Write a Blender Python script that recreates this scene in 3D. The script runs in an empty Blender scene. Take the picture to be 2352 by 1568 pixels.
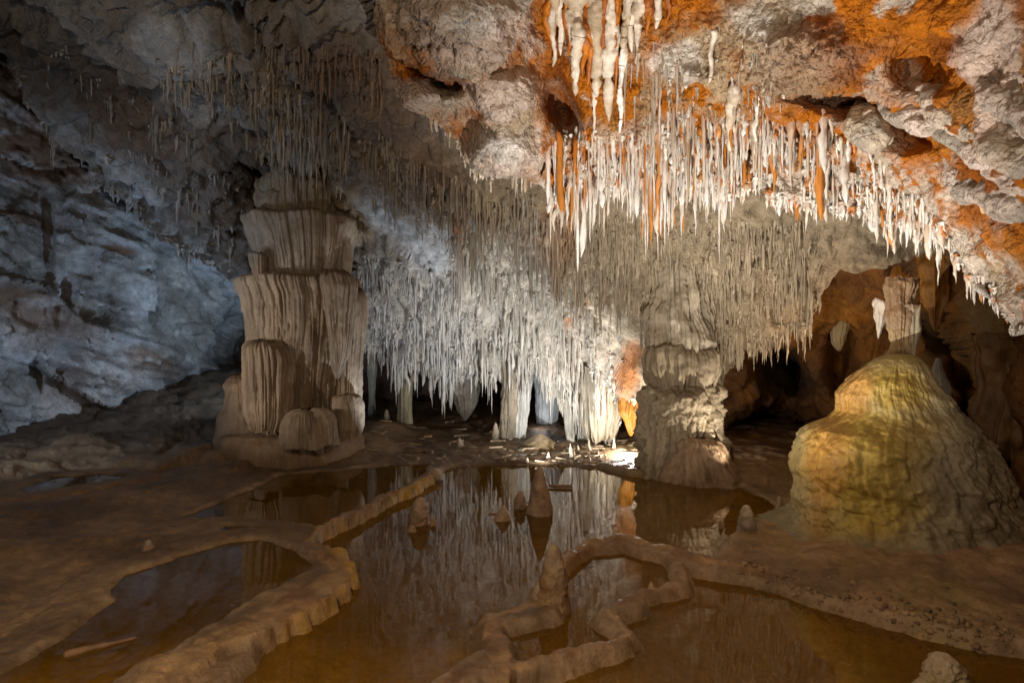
import bpy, math, random
import numpy as np

# ------------------------------------------------------------------ camera, world, lamps
S = bpy.context.scene
C = S.collection
F = 1500.0            # focal length in units of the 2352 px wide photograph
CX, CY, EYE = 1176.0, 784.0, 1.5

cam = bpy.data.objects.new('camera', bpy.data.cameras.new('camera'))
C.objects.link(cam)
cam.location = (0, 0, EYE)
cam.rotation_euler = (math.radians(90), 0, 0)
cam.data.sensor_width = 36
cam.data.lens = 36 * F / 2352
cam.data.clip_end = 200
S.camera = cam

W = bpy.data.worlds.new('World')
S.world = W
W.use_nodes = True
bg = W.node_tree.nodes['Background']
bg.inputs[0].default_value = (1.0, 0.80, 0.60, 1)
bg.inputs[1].default_value = 0.018

S.view_settings.view_transform = 'Standard'
S.view_settings.look = 'None'
S.view_settings.exposure = 0.3
S.view_settings.gamma = 1.0
try:
    S.cycles.use_denoising = True
    S.cycles.max_bounces = 6
    S.cycles.transparent_max_bounces = 12
    S.cycles.caustics_reflective = False
    S.cycles.caustics_refractive = False
except Exception:
    pass

def lamp(name, kind, loc, energy, col, target=None, cone=90, blend=0.6, size=0.02):
    d = bpy.data.lights.new(name, kind)
    d.energy = energy
    d.color = col
    d.shadow_soft_size = size
    o = bpy.data.objects.new(name, d)
    C.objects.link(o)
    o.location = loc
    if kind == 'SPOT':
        d.spot_size = math.radians(cone)
        d.spot_blend = blend
        from mathutils import Vector
        v = Vector(target) - Vector(loc)
        o.rotation_euler = v.to_track_quat('-Z', 'Y').to_euler()
    return o

# show-cave lighting: unseen floods set by the light on the rock, plus added fills
lamp('flood_lamp', 'POINT', (1.49, 8.42, 0.17), 42, (1.0, 0.96, 0.90), size=0.0)
lamp('flood_lamp', 'SPOT', (2.0, 8.25, 0.25), 24, (1.0, 0.90, 0.76), target=(0.8, 9.7, 1.5), cone=105, blend=0.5, size=0.02)
lamp('flood_lamp', 'SPOT', (0.75, 3.6, 0.10), 640, (1.0, 0.94, 0.86), target=(1.75, 5.0, 3.0), cone=98, blend=0.8, size=0.0)
lamp('flood_lamp', 'SPOT', (1.7, 0.6, 0.9), 140, (1.0, 0.88, 0.74), target=(2.4, 4.2, 3.1), cone=84, blend=0.9, size=0.05)
lamp('flood_lamp', 'SPOT', (1.05, 4.7, 0.8), 30, (1.0, 0.80, 0.42), target=(2.9, 5.2, 1.0), cone=95, blend=1.0, size=0.0)
lamp('flood_lamp', 'SPOT', (0.2, 4.4, 0.25), 85, (1.0, 0.90, 0.76), target=(2.0, 7.4, 1.3), cone=48, blend=0.9, size=0.0)  # added unseen spot to lift the dark second column
lamp('flood_lamp', 'SPOT', (2.35, 6.5, 0.12), 62, (1.0, 0.90, 0.74), target=(2.2, 7.7, 2.6), cone=100, blend=0.8, size=0.0)  # added unseen spot to brighten the ceiling behind the second column
lamp('flood_lamp', 'SPOT', (3.9, 7.0, 0.9), 42, (1.0, 0.72, 0.45), target=(3.7, 8.4, 2.4), cone=120, blend=0.7, size=0.0)  # added unseen warm spot, lifts the black cavern wall
lamp('flood_lamp', 'SPOT', (-3.3, 9.4, 0.95), 110, (0.55, 0.75, 1.0), target=(-6.0, 10.0, 2.4), cone=125, blend=0.6, size=0.03)
lamp('flood_lamp', 'SPOT', (-6.0, 5.4, 0.7), 125, (0.58, 0.74, 1.0), target=(-5.6, 9.3, 2.3), cone=105, blend=0.7, size=0.03)
lamp('flood_lamp', 'SPOT', (-1.2, 7.6, 0.12), 75, (0.74, 0.84, 1.0), target=(-1.4, 9.2, 2.2), cone=110, blend=0.7, size=0.0)
lamp('flood_lamp', 'SPOT', (0.4, 7.5, 0.10), 200, (0.93, 0.97, 1.0), target=(0.35, 9.4, 1.7), cone=110, blend=0.7, size=0.0)
lamp('flood_lamp', 'POINT', (0.45, 10.4, 0.25), 1.5, (0.85, 0.92, 1.0), size=0.0)
lamp('added_fill_lamp', 'POINT', (-0.9, 0.4, 2.6), 175, (1.0, 0.78, 0.55), size=0.10)  # added warm fill near the camera, no lamp known there
lamp('flood_lamp', 'SPOT', (-4.6, 4.4, 0.9), 90, (0.68, 0.82, 1.0), target=(-2.6, 6.6, 3.6), cone=80, blend=0.9, size=0.02)
lamp('added_fill_lamp', 'SPOT', (-5.0, 5.6, 1.1), 135, (1.0, 0.87, 0.74), target=(-2.6, 8.3, 1.35), cone=50, blend=0.8, size=0.0)  # added unseen side light that rakes the big column's flutes

# ------------------------------------------------------------------ helpers
def lin(r, g, b):
    f = lambda c: (c / 255 / 12.92) if c / 255 <= 0.04045 else ((c / 255 + 0.055) / 1.055) ** 2.4
    return np.array([f(r), f(g), f(b)])

def px(u, v, d):
    return np.array([(u - CX) / F * d, d, EYE - (v - CY) / F * d])

def onz(u, v, z=0.0):
    """point of the picture on the level z"""
    d = (EYE - z) * F / (v - CY)
    return np.array([(u - CX) / F * d, d, z])

def sstep(a, b, x):
    t = np.clip((x - a) / (b - a), 0, 1)
    return t * t * (3 - 2 * t)

def _h(ix, iy, iz, seed):
    n = (ix.astype(np.uint32) * np.uint32(374761393) + iy.astype(np.uint32) * np.uint32(668265263)
         + iz.astype(np.uint32) * np.uint32(2147483647) + np.uint32((seed * 1274126177) & 0xffffffff))
    n = (n ^ (n >> np.uint32(13))) * np.uint32(1274126177)
    n = (n ^ (n >> np.uint32(15))) * np.uint32(2246822519)
    n = n ^ (n >> np.uint32(16))
    return n.astype(np.float32) / np.float32(4294967295.0) * 2 - 1

def vnoise(P, seed=0):
    P = np.asarray(P, dtype=np.float64)
    fl = np.floor(P)
    f = (P - fl).astype(np.float32)
    i = fl.astype(np.int64)
    f = f * f * f * (f * (f * 6 - 15) + 10)
    out = 0
    for dx in (0, 1):
        wx = f[..., 0] if dx else 1 - f[..., 0]
        for dy in (0, 1):
            wy = f[..., 1] if dy else 1 - f[..., 1]
            for dz in (0, 1):
                wz = f[..., 2] if dz else 1 - f[..., 2]
                out = out + wx * wy * wz * _h(i[..., 0] + dx, i[..., 1] + dy, i[..., 2] + dz, seed)
    return out

def fbm(P, seed=0, octv=4, gain=0.5):
    P = np.asarray(P, dtype=np.float64)
    a, s, out = 1.0, 0.0, 0
    for k in range(octv):
        out = out + a * vnoise(P * (2.03 ** k) + 17.3 * k, seed + k * 7)
        s += a
        a *= gain
    return out / s

def ridged(P, seed=0, octv=3, gain=0.5):
    P = np.asarray(P, dtype=np.float64)
    a, s, out = 1.0, 0.0, 0
    for k in range(octv):
        out = out + a * (1 - 2 * np.abs(vnoise(P * (2.03 ** k) + 11.1 * k, seed + k * 5)))
        s += a
        a *= gain
    return out / s

def facets(P, seed=0):
    """blocky broken rock: every cell of a cellular pattern is a plane with its own tilt"""
    P = np.asarray(P, dtype=np.float64)
    ib = np.floor(P).astype(np.int64)
    best = np.full(P.shape[:-1], 1e9); out = np.zeros(P.shape[:-1])
    for dx in (-1, 0, 1):
        for dy in (-1, 0, 1):
            for dz in (-1, 0, 1):
                i, j, k = ib[..., 0] + dx, ib[..., 1] + dy, ib[..., 2] + dz
                h = [_h(i, j, k, seed + q) for q in range(7)]
                q = P - np.stack([i + 0.5 + 0.45 * h[0], j + 0.5 + 0.45 * h[1], k + 0.5 + 0.45 * h[2]], -1)
                d = (q * q).sum(-1)
                val = q[..., 0] * h[3] + q[..., 1] * h[4] + q[..., 2] * h[5] + 0.35 * h[6]
                m = d < best
                best = np.where(m, d, best); out = np.where(m, val, out)
    return out

def billow(P, seed=0):
    return np.minimum(1, 2.3 * np.abs(vnoise(P, seed))) ** 0.65

def mesh_from(name, V, Fc, col=None, mat=None, smooth=True):
    """V (n,3), Fc (m,4) or list of arrays of equal-length polygons"""
    me = bpy.data.meshes.new(name)
    V = np.asarray(V, dtype=np.float32).reshape(-1, 3)
    if isinstance(Fc, np.ndarray):
        Fc = [Fc]
    Fc = [np.asarray(f, dtype=np.int32) for f in Fc if len(f)]
    loops = np.concatenate([f.ravel() for f in Fc])
    tot = np.concatenate([np.full(len(f), f.shape[1], dtype=np.int32) for f in Fc])
    start = np.concatenate([[0], np.cumsum(tot)[:-1]]).astype(np.int32)
    me.vertices.add(len(V))
    me.vertices.foreach_set('co', V.ravel())
    me.loops.add(len(loops))
    me.loops.foreach_set('vertex_index', loops)
    me.polygons.add(len(tot))
    me.polygons.foreach_set('loop_start', start)
    me.polygons.foreach_set('loop_total', tot)
    if smooth:
        me.polygons.foreach_set('use_smooth', np.ones(len(tot), dtype=bool))
    me.update(calc_edges=True)
    me.validate()
    if col is not None:
        col = np.asarray(col, dtype=np.float32).reshape(-1, 3)
        at = me.color_attributes.new('mineral', 'FLOAT_COLOR', 'POINT')
        c4 = np.ones((len(V), 4), dtype=np.float32)
        c4[:, :3] = np.clip(col, 0, 1)
        at.data.foreach_set('color', c4.ravel())
    if mat:
        me.materials.append(mat)
    return me

def link(name, me, parent=None, loc=(0, 0, 0)):
    o = bpy.data.objects.new(name, me)
    C.objects.link(o)
    o.location = loc
    if parent:
        o.parent = parent
    return o

def tag(o, label=None, cat=None, group=None, kind=None):
    if label: o['label'] = label
    if cat: o['category'] = cat
    if group: o['group'] = group
    if kind: o['kind'] = kind
    return o

def empty(name, loc, label, cat, group=None):
    o = bpy.data.objects.new(name, None)
    C.objects.link(o)
    o.location = tuple(loc)
    o.empty_display_size = 0.1
    return tag(o, label, cat, group, 'thing')

def grid_faces(nr, nc, wrap=False):
    r = np.arange(nr - 1)[:, None]
    c = np.arange(nc if wrap else nc - 1)[None, :]
    c2 = (c + 1) % nc
    a = r * nc + c
    b = r * nc + c2
    return np.stack([a, b, b + nc, a + nc], -1).reshape(-1, 4)

# ------------------------------------------------------------------ materials
def rock_material(name, rough=(0.45, 0.8), scale=1.0, bump=0.6, dirt=0.35, vertical=False, coral=0.0, spec=0.4,
                  dirtcol=(0.10, 0.065, 0.04), flat=None, fine=0.0):
    m = bpy.data.materials.new(name)
    m.use_nodes = True
    nt = m.node_tree
    N, L = nt.nodes, nt.links
    b = N['Principled BSDF']
    geo = N.new('ShaderNodeNewGeometry')
    mp = N.new('ShaderNodeMapping')
    mp.inputs['Scale'].default_value = (1, 1, 0.22 if vertical else 1)
    L.new(geo.outputs['Position'], mp.inputs[0])
    def noise(s, det, rg=0.6, src=None):
        n = N.new('ShaderNodeTexNoise')
        n.inputs['Scale'].default_value = s * scale
        n.inputs['Detail'].default_value = det
        n.inputs['Roughness'].default_value = rg
        L.new((src or mp).outputs[0], n.inputs['Vector'])
        return n
    def math_(op, a, b2=None):
        n = N.new('ShaderNodeMath')
        n.operation = op
        for k, v in enumerate((a, b2)):
            if v is None: continue
            if isinstance(v, (int, float)): n.inputs[k].default_value = v
            else: L.new(v, n.inputs[k])
        return n.outputs[0]
    if flat is None:
        at = N.new('ShaderNodeAttribute')
        at.attribute_name = 'mineral'
        base = at.outputs['Color']
    else:
        rgb = N.new('ShaderNodeRGB')
        rgb.outputs[0].default_value = (*flat, 1)
        base = rgb.outputs[0]
    n1 = noise(9, 6, 0.7)
    n2 = noise(38, 4, 0.7)
    # tone variation and dirt
    ramp = N.new('ShaderNodeValToRGB')
    ramp.color_ramp.elements[0].position = 0.30
    ramp.color_ramp.elements[1].position = 0.72
    ramp.color_ramp.elements[0].color = (0.62, 0.58, 0.54, 1)
    ramp.color_ramp.elements[1].color = (1.22, 1.20, 1.18, 1)
    L.new(n1.outputs[0], ramp.inputs[0])
    mul = N.new('ShaderNodeMix'); mul.data_type = 'RGBA'; mul.blend_type = 'MULTIPLY'
    mul.inputs[0].default_value = 1
    L.new(base, mul.inputs[6]); L.new(ramp.outputs[0], mul.inputs[7])
    dr = N.new('ShaderNodeValToRGB')
    dr.color_ramp.elements[0].position = 0.50
    dr.color_ramp.elements[1].position = 0.70
    L.new(n2.outputs[0], dr.inputs[0])
    mx = N.new('ShaderNodeMix'); mx.data_type = 'RGBA'
    L.new(math_('MULTIPLY', dr.outputs[0], dirt), mx.inputs[0])
    L.new(mul.outputs[2], mx.inputs[6])
    mx.inputs[7].default_value = (*dirtcol, 1)
    L.new(mx.outputs[2], b.inputs['Base Color'])
    rr = N.new('ShaderNodeMapRange')
    rr.inputs['To Min'].default_value, rr.inputs['To Max'].default_value = rough
    rr.inputs['From Min'].default_value, rr.inputs['From Max'].default_value = 0.3, 0.7
    L.new(n1.outputs[0], rr.inputs[0]); L.new(rr.outputs[0], b.inputs['Roughness'])
    b.inputs['Specular IOR Level'].default_value = spec
    h = math_('ADD', math_('MULTIPLY', n1.outputs[0], 0.05), math_('MULTIPLY', n2.outputs[0], 0.022))
    if fine:
        n3 = noise(110, 3, 0.7)
        h = math_('ADD', h, math_('MULTIPLY', n3.outputs[0], 0.012 * fine))
        v2 = N.new('ShaderNodeTexVoronoi')
        v2.inputs['Scale'].default_value = 60 * scale
        L.new(geo.outputs['Position'], v2.inputs['Vector'])
        h = math_('SUBTRACT', h, math_('MULTIPLY', v2.outputs['Distance'], 0.010 * fine))
    if coral:
        vo = N.new('ShaderNodeTexVoronoi')
        vo.inputs['Scale'].default_value = 26 * scale
        L.new(geo.outputs['Position'], vo.inputs['Vector'])
        h = math_('SUBTRACT', h, math_('MULTIPLY', vo.outputs['Distance'], 0.02 * coral))
    bp = N.new('ShaderNodeBump')
    bp.inputs['Strength'].default_value = bump
    bp.inputs['Distance'].default_value = 1.0
    L.new(h, bp.inputs['Height'])
    L.new(bp.outputs[0], b.inputs['Normal'])
    return m

M_ROCK = rock_material('rock', bump=0.9, coral=0.5, fine=0.7)
M_CORAL = rock_material('coral_rock', bump=1.0, coral=1.6, dirt=0.35, dirtcol=(0.20, 0.07, 0.01), spec=0.22, fine=1.0)
M_FLOW = rock_material('flowstone', bump=0.5, vertical=True, dirt=0.30, rough=(0.40, 0.7))
M_STAL = rock_material('calcite', bump=0.35, vertical=True, dirt=0.25, rough=(0.30, 0.6), scale=1.4, dirtcol=(0.22, 0.13, 0.06))
M_MUD = rock_material('wet_mud', bump=0.45, fine=0.5, dirt=0.30, rough=(0.35, 0.75), dirtcol=(0.07, 0.04, 0.02), coral=0.15)
M_DOME = rock_material('dome_flowstone', bump=0.45, dirt=0.25, coral=0.4, rough=(0.35, 0.65))

M_WET = rock_material('wet_stone', rough=(0.08, 0.22), bump=0.5, spec=0.7, dirt=0.2)

def water_material():
    m = bpy.data.materials.new('pool_water')
    m.use_nodes = True
    nt = m.node_tree
    N, L = nt.nodes, nt.links
    N.remove(N['Principled BSDF'])
    out = N['Material Output']
    tr = N.new('ShaderNodeBsdfTransparent'); tr.inputs[0].default_value = (0.90, 0.78, 0.42, 1)
    gl = N.new('ShaderNodeBsdfGlossy'); gl.inputs['Roughness'].default_value = 0.012
    fr = N.new('ShaderNodeFresnel'); fr.inputs[0].default_value = 1.33
    no = N.new('ShaderNodeTexNoise'); no.inputs['Scale'].default_value = 5; no.inputs['Detail'].default_value = 2
    geo = N.new('ShaderNodeNewGeometry'); L.new(geo.outputs['Position'], no.inputs['Vector'])
    bp = N.new('ShaderNodeBump'); bp.inputs['Strength'].default_value = 0.045; bp.inputs['Distance'].default_value = 0.02
    L.new(no.outputs[0], bp.inputs['Height'])
    L.new(bp.outputs[0], gl.inputs['Normal'])
    mx = N.new('ShaderNodeMixShader')
    L.new(fr.outputs[0], mx.inputs[0]); L.new(tr.outputs[0], mx.inputs[1]); L.new(gl.outputs[0], mx.inputs[2])
    df = N.new('ShaderNodeBsdfDiffuse'); df.inputs[0].default_value = (0.30, 0.155, 0.012, 1)   # silt hanging in the water
    m2 = N.new('ShaderNodeMixShader'); m2.inputs[0].default_value = 0.38
    L.new(tr.outputs[0], m2.inputs[1]); L.new(df.outputs[0], m2.inputs[2])
    L.new(m2.outputs[0], mx.inputs[1])
    L.new(mx.outputs[0], out.inputs[0])
    return m
M_WATER = water_material()

# ------------------------------------------------------------------ palette (mineral colours, and a dark tone)
CREAM = np.array([0.62, 0.56, 0.48]); WHITE = np.array([0.74, 0.73, 0.70]); TAN = np.array([0.40, 0.32, 0.22])
ORANGE = np.array([0.44, 0.135, 0.001]); DKORANGE = np.array([0.26, 0.068, 0.002]); BROWN = np.array([0.16, 0.085, 0.04])
GREYB = np.array([0.28, 0.245, 0.20]); BLUEW = np.array([0.52, 0.56, 0.60]); PINK = np.array([0.60, 0.50, 0.44])
MUD = np.array([0.32, 0.215, 0.125]); RIM = np.array([0.54, 0.35, 0.175]); OLIVE = np.array([0.40, 0.34, 0.16])
DARK = np.array([0.085, 0.065, 0.05])  # near black, also paints the shade of the hollows

def mixc(a, b, t):
    t = np.asarray(t)[..., None]
    return a * (1 - t) + b * t

def blobs(U, V, lst, warp=None, soft=0.35):
    """mask of stains: list of (u, v, ru, rv, tilt in degrees)"""
    m = np.zeros(U.shape)
    w = 0 if warp is None else warp
    for (u, v, ru, rv, *a) in lst:
        t = math.radians(a[0]) if a else 0
        x, y = U - u, V - v
        xr = (x * math.cos(t) + y * math.sin(t)) / ru
        yr = (-x * math.sin(t) + y * math.cos(t)) / rv
        r = np.sqrt(xr * xr + yr * yr) + w
        m = np.maximum(m, 1 - sstep(1 - soft, 1 + soft, r))
    return m

# ------------------------------------------------------------------ rock sheets
def rbf(ctrl):
    c = np.array(ctrl, dtype=float)
    p = c[:, :2] / 1000
    n = len(p)
    def k(r): return np.where(r > 1e-9, r * r * np.log(r + 1e-12), 0)
    A = np.zeros((n + 3, n + 3))
    A[:n, :n] = k(np.linalg.norm(p[:, None] - p[None], axis=-1)) + np.eye(n) * 0.002
    A[:n, n] = 1; A[:n, n + 1:] = p; A[n, :n] = 1; A[n + 1:, :n] = p.T
    w = np.linalg.solve(A, np.concatenate([c[:, 2], [0, 0, 0]]))
    def f(U, V):
        out = w[n] + w[n + 1] * U / 1000 + w[n + 2] * V / 1000
        for i in range(n):
            out = out + w[i] * k(np.hypot(U / 1000 - p[i, 0], V / 1000 - p[i, 1]))
        return out
    return f

def curve(pts):
    a = np.array(pts, dtype=float)
    return lambda x: np.interp(x, a[:, 0], a[:, 1])

def normals(P):
    gu = np.gradient(P, axis=1); gv = np.gradient(P, axis=0)
    n = np.cross(gv, gu)
    n /= np.linalg.norm(n, axis=-1, keepdims=True) + 1e-9
    s = np.sign((n * (np.array([0, 0, EYE]) - P)).sum(-1, keepdims=True))
    return n * s

class Sheet:
    def __init__(s, name, u0, u1, du, top, bot, rows, ctrl, feat, disp, colour, mat, label, roll=0, rollvec=(0, 1, 0.4), cat='rock'):
        us = np.arange(u0, u1 + du, du)
        s.u0, s.du, s.rows = u0, du, rows
        s.top, s.bot = top, bot
        t = np.linspace(0, 1, rows)[:, None]
        U = np.repeat(us[None], rows, 0)
        V = top(us)[None] * (1 - t) + bot(us)[None] * t
        D = rbf(ctrl)(U, V)
        n = normals(np.stack([(U - CX) / F * D, D, EYE - (V - CY) / F * D], -1))
        if feat: D = D + feat(U, V)
        P = np.stack([(U - CX) / F * D, D, EYE - (V - CY) / F * D], -1)
        dd = disp(P, U, V)
        P = P + n * dd[..., None]
        s.P, s.n = P, n
        col = colour(P, U, V)
        if roll:
            extra, ec = [], []
            for k in range(1, roll + 1):
                q = k / roll
                sp = (q ** 1.3) * 1.8
                e = P[-1] + (P[-1] - np.array([0, 0, EYE])) / P[-1][:, 1:2] * sp + np.array([0, 0, rollvec[2] * sp + 0.02 - 0.04 * math.sin(q * math.pi)])
                e = e + 0.06 * q * vnoise(e * 4, 77)[:, None]
                extra.append(e); ec.append(col[-1] * (1 - 0.3 * q) + DARK * 0.3 * q)
            P = np.concatenate([P, np.array(extra)]); col = np.concatenate([col, np.array(ec)])
        nr, nc = P.shape[:2]
        me = mesh_from(name, P.reshape(-1, 3), grid_faces(nr, nc), col.reshape(-1, 3), mat)
        s.obj = tag(link(name, me), label, cat, kind='structure')
        s.col = col
    def at(s, u, v):
        j = int(np.clip(round((u - s.u0) / s.du), 0, s.P.shape[1] - 1))
        uu = np.array([s.u0 + j * s.du])
        a, b = s.top(uu)[0], s.bot(uu)[0]
        i = int(np.clip(round((v - a) / (b - a) * (s.rows - 1)), 0, s.rows - 1))
        return s.P[i, j], s.col[i, j]

def seam(U, V, pts, width, amp, side=1):
    """an overhanging ledge: the rock steps back just below the polyline and returns over `width`"""
    a = np.array(pts, float)
    best = np.full(U.shape, 1e9); sg = np.zeros(U.shape)
    for p, q in zip(a[:-1], a[1:]):
        dx, dy = q - p
        l2 = dx * dx + dy * dy
        t = np.clip(((U - p[0]) * dx + (V - p[1]) * dy) / l2, 0, 1)
        ex, ey = U - p[0] - t * dx, V - p[1] - t * dy
        d = np.hypot(ex, ey)
        cr = dx * ey - dy * ex
        m = d < best
        best = np.where(m, d, best); sg = np.where(m, np.sign(cr), sg)
    below = (sg * side > 0)
    return amp * np.where(below, np.exp(-best / width), -0.25 * np.exp(-best / (width * 0.5)))

# --- far ceiling -----------------------------------------------------------------
A_bot = curve([(-500, -260), (-100, -20), (0, 70), (80, 190), (150, 310), (250, 395), (350, 500), (450, 560), (500, 615), (560, 645), (700, 700),
               (840, 765), (880, 800), (950, 822), (1010, 838), (1060, 855), (1110, 850), (1150, 830), (1205, 848), (1250, 800), (1290, 862),
               (1330, 960), (1370, 1000), (1420, 1000), (1445, 930), (1480, 900), (1560, 900), (1640, 880), (1690, 805), (1750, 772), (1850, 742),
               (1880, 650), (1950, 600), (2300, 560)])
A_top = curve([(-500, -500), (2300, -500)])
A_ctrl = [(-500, -500, 3.6), (-500, -260, 4.6), (-200, -300, 4.4), (0, 0, 6.0), (0, 70, 6.6), (150, 300, 7.6), (350, 500, 8.7), (560, 640, 9.2),
          (400, 100, 5.8), (400, 300, 7.2), (700, -300, 3.9), (700, 0, 5.2), (700, 200, 6.6), (640, 300, 8.0), (700, 320, 8.5), (700, 400, 9.0), (700, 700, 9.8), (900, 200, 6.4),
          (900, 400, 7.6), (900, 600, 8.9), (870, 770, 10.3), (1100, 450, 7.7), (1100, 600, 8.7), (1150, 750, 9.6), (1150, 850, 10.2), (1300, 500, 7.5),
          (1300, 650, 8.3), (1290, 830, 9.4), (1370, 990, 9.9), (1500, 500, 7.3), (1500, 650, 7.8), (1560, 880, 8.4), (1700, 550, 7.1), (1700, 780, 8.0),
          (1850, 600, 7.3), (1850, 740, 7.9), (2100, 550, 6.8), (2300, 560, 6.5), (1200, 0, 5.3), (1800, 0, 5.3), (1500, 250, 6.3), (2000, 300, 6.0),
          (1200, -500, 3.6), (2300, -500, 3.4), (2300, 100, 5.2)]
def A_feat(U, V):
    f = seam(U, V, [(60, 60), (240, 330), (350, 440), (470, 560)], 60, 0.35)
    f = f + seam(U, V, [(560, -40), (640, 60), (740, 150), (900, 330), (1010, 400)], 55, 0.45)
    f = f + seam(U, V, [(300, 100), (380, 220), (520, 300), (640, 430)], 50, 0.28)
    f = f + seam(U, V, [(830, 470), (920, 540), (1010, 600)], 34, 0.30)
    f = f + seam(U, V, [(850, 660), (960, 700), (1060, 800)], 30, 0.30)
    f = f + seam(U, V, [(1060, 560), (1130, 640), (1220, 690)], 30, 0.18)
    return f
def A_disp(P, U, V):
    d = 0.20 * fbm(P * 0.9, 3, 4) + 0.09 * ridged(P * 2.1, 5, 3)
    q = P * np.array([9, 9, 1.3])
    k = sstep(300, 700, U)
    d = d + (1 - sstep(600, 900, U)) * (0.16 * ridged(P * 1.7, 14, 4) + 0.10 * billow(P * 4.3, 15) + 0.12 * facets((P + 0.1 * fbm(P * 3, 16, 3)[..., None]) * np.array([1.8, 1.8, 3.0]), 17))
    d = d + 0.07 * billow(q, 9) * k + 0.11 * billow(P * np.array([3.4, 3.4, 0.9]), 8) * k + 0.022 * fbm(P * 14, 12, 3) + 0.02 * billow(P * np.array([22, 22, 4]), 10) * k
    return d
def A_col(P, U, V):
    w = 0.45 * fbm(P * 1.6, 21, 4)
    n = fbm(P * 2.5, 31, 4)
    c = mixc(np.array([0.27, 0.255, 0.235]), TAN, sstep(-0.25, 0.35, n + (U - 950) / 800))
    c = mixc(c, np.array([0.66, 0.61, 0.53]), 0.8 * blobs(U, V, [(1180, 720, 330, 190, 0), (1300, 900, 140, 140, 0), (1050, 560, 130, 80, 0)], w, 0.5))
    c = mixc(c, BLUEW, 0.8 * blobs(U, V, [(420, 60, 90, 50, 30), (470, 205, 90, 30, 10), (700, 240, 85, 45, 20), (320, 390, 120, 28, 45), (410, 130, 40, 60, 0),
                                           (930, 510, 90, 26, 40), (1000, 540, 60, 60, 0)], w, 0.4))
    c = mixc(c, BROWN, 0.7 * blobs(U, V, [(800, 90, 150, 110, 35), (880, 290, 130, 120, 40), (1000, 370, 90, 80, 30), (300, 230, 160, 60, 40), (560, 420, 70, 60, 0)], w, 0.5))
    c = mixc(c, DARK, 0.7 * blobs(U, V, [(180, 130, 140, 90, 45), (540, 330, 60, 90, 0), (340, 160, 60, 40, 0)], w, 0.5))
    c = mixc(c, np.array([0.34, 0.28, 0.12]), 0.6 * blobs(U, V, [(720, 330, 90, 60, 0)], w, 0.5))
    c = mixc(c, ORANGE, 0.8 * blobs(U, V, [(1345, 665, 26, 18, 0), (1312, 720, 16, 22, 0), (1455, 830, 30, 60, 10), (1290, 520, 40, 70, 0), (1060, 470, 18, 50, 0)], w, 0.4))
    c = mixc(c, np.array([0.44, 0.36, 0.245]), 0.7 * blobs(U, V, [(1600, 600, 330, 180, 0)], w, 0.5))
    return c * (1 + 0.30 * fbm(P * 7, 41, 3))[..., None]
A = Sheet('cave_ceiling', -500, 2300, 4, A_top, A_bot, 420, A_ctrl, A_feat, A_disp, A_col, M_ROCK,
          'sloping grey and tan cave ceiling coming down behind the columns', roll=10, rollvec=(0, 1.0, 0.30))

# --- near ceiling ----------------------------------------------------------------
_bb = curve([(860, 20), (880, 80), (905, 175), (940, 232), (990, 250), (1040, 305), (1080, 380), (1130, 402), (1190, 402), (1245, 425), (1275, 440), (1350, 430),
               (1450, 425), (1550, 415), (1650, 425), (1750, 430), (1850, 455), (1950, 480), (2050, 510), (2150, 520), (2205, 555), (2255, 640), (2352, 738), (2500, 860), (2800, 1050)])
B_bot = lambda x: _bb(x) + 16 * sstep(2150, 2230, x) * (fbm(np.stack([x * 0.05, x * 0, x * 0], -1), 99, 3) + 0.4 * np.sin(x * 0.21)) + 7 * vnoise(np.stack([x * 0.03, x * 0 + 0.5, x * 0], -1), 98)
B_top = curve([(860, -560), (2800, -560)])
B_ctrl = [(860, 20, 4.5), (900, 180, 4.9), (1080, 380, 5.3), (1250, 425, 5.6), (1450, 425, 5.5), (1650, 425, 5.2), (1900, 470, 4.9), (2150, 520, 4.6), (2255, 640, 4.2),
          (2352, 738, 3.7), (2500, 860, 3.1), (2800, 1050, 2.6), (1000, 0, 4.2), (1300, 0, 4.4), (1600, 0, 4.2), (2000, 0, 3.7), (2352, 0, 3.0), (2800, 0, 2.3),
          (860, -560, 2.7), (1500, -560, 2.6), (2352, -560, 2.1), (2800, -560, 1.8), (2352, 400, 3.2), (2100, 300, 4.0), (1600, 250, 4.8), (2800, 500, 2.4), (1200, 250, 4.9)]
def gauss(U, V, u, v, ru, rv, t=0):
    t = math.radians(t)
    x, y = U - u, V - v
    xr = (x * math.cos(t) + y * math.sin(t)) / ru
    yr = (-x * math.sin(t) + y * math.cos(t)) / rv
    return np.exp(-(xr * xr + yr * yr) ** 1.6)
def B_feat(U, V):
    f = -0.45 * gauss(U, V, 1070, 60, 140, 120, 20)
    f = f - 0.30 * gauss(U, V, 1155, 215, 80, 62)
    f = f - 0.35 * gauss(U, V, 1160, 340, 85, 68, 10)
    f = f - 0.15 * gauss(U, V, 960, 215, 40, 30)
    f = f + 0.60 * gauss(U, V, 1285, 235, 34, 75, -25)
    f = f + 0.35 * gauss(U, V, 1010, 175, 60, 22, 20)
    f = f - 0.16 * gauss(U, V, 1860, 120, 170, 110)
    f = f + 0.30 * gauss(U, V, 1960, 225, 150, 28, 8)
    f = f + 0.30 * gauss(U, V, 2130, 140, 70, 50)
    f = f + 0.25 * gauss(U, V, 2120, 290, 75, 34, 15)
    f = f + 0.16 * gauss(U, V, 2280, 480, 120, 60, 40)
    f = f + 0.20 * gauss(U, V, 1240, 90, 50, 80, -20)
    f = f + 0.16 * gauss(U, V, 1840, 360, 40, 60)
    return f
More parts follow.
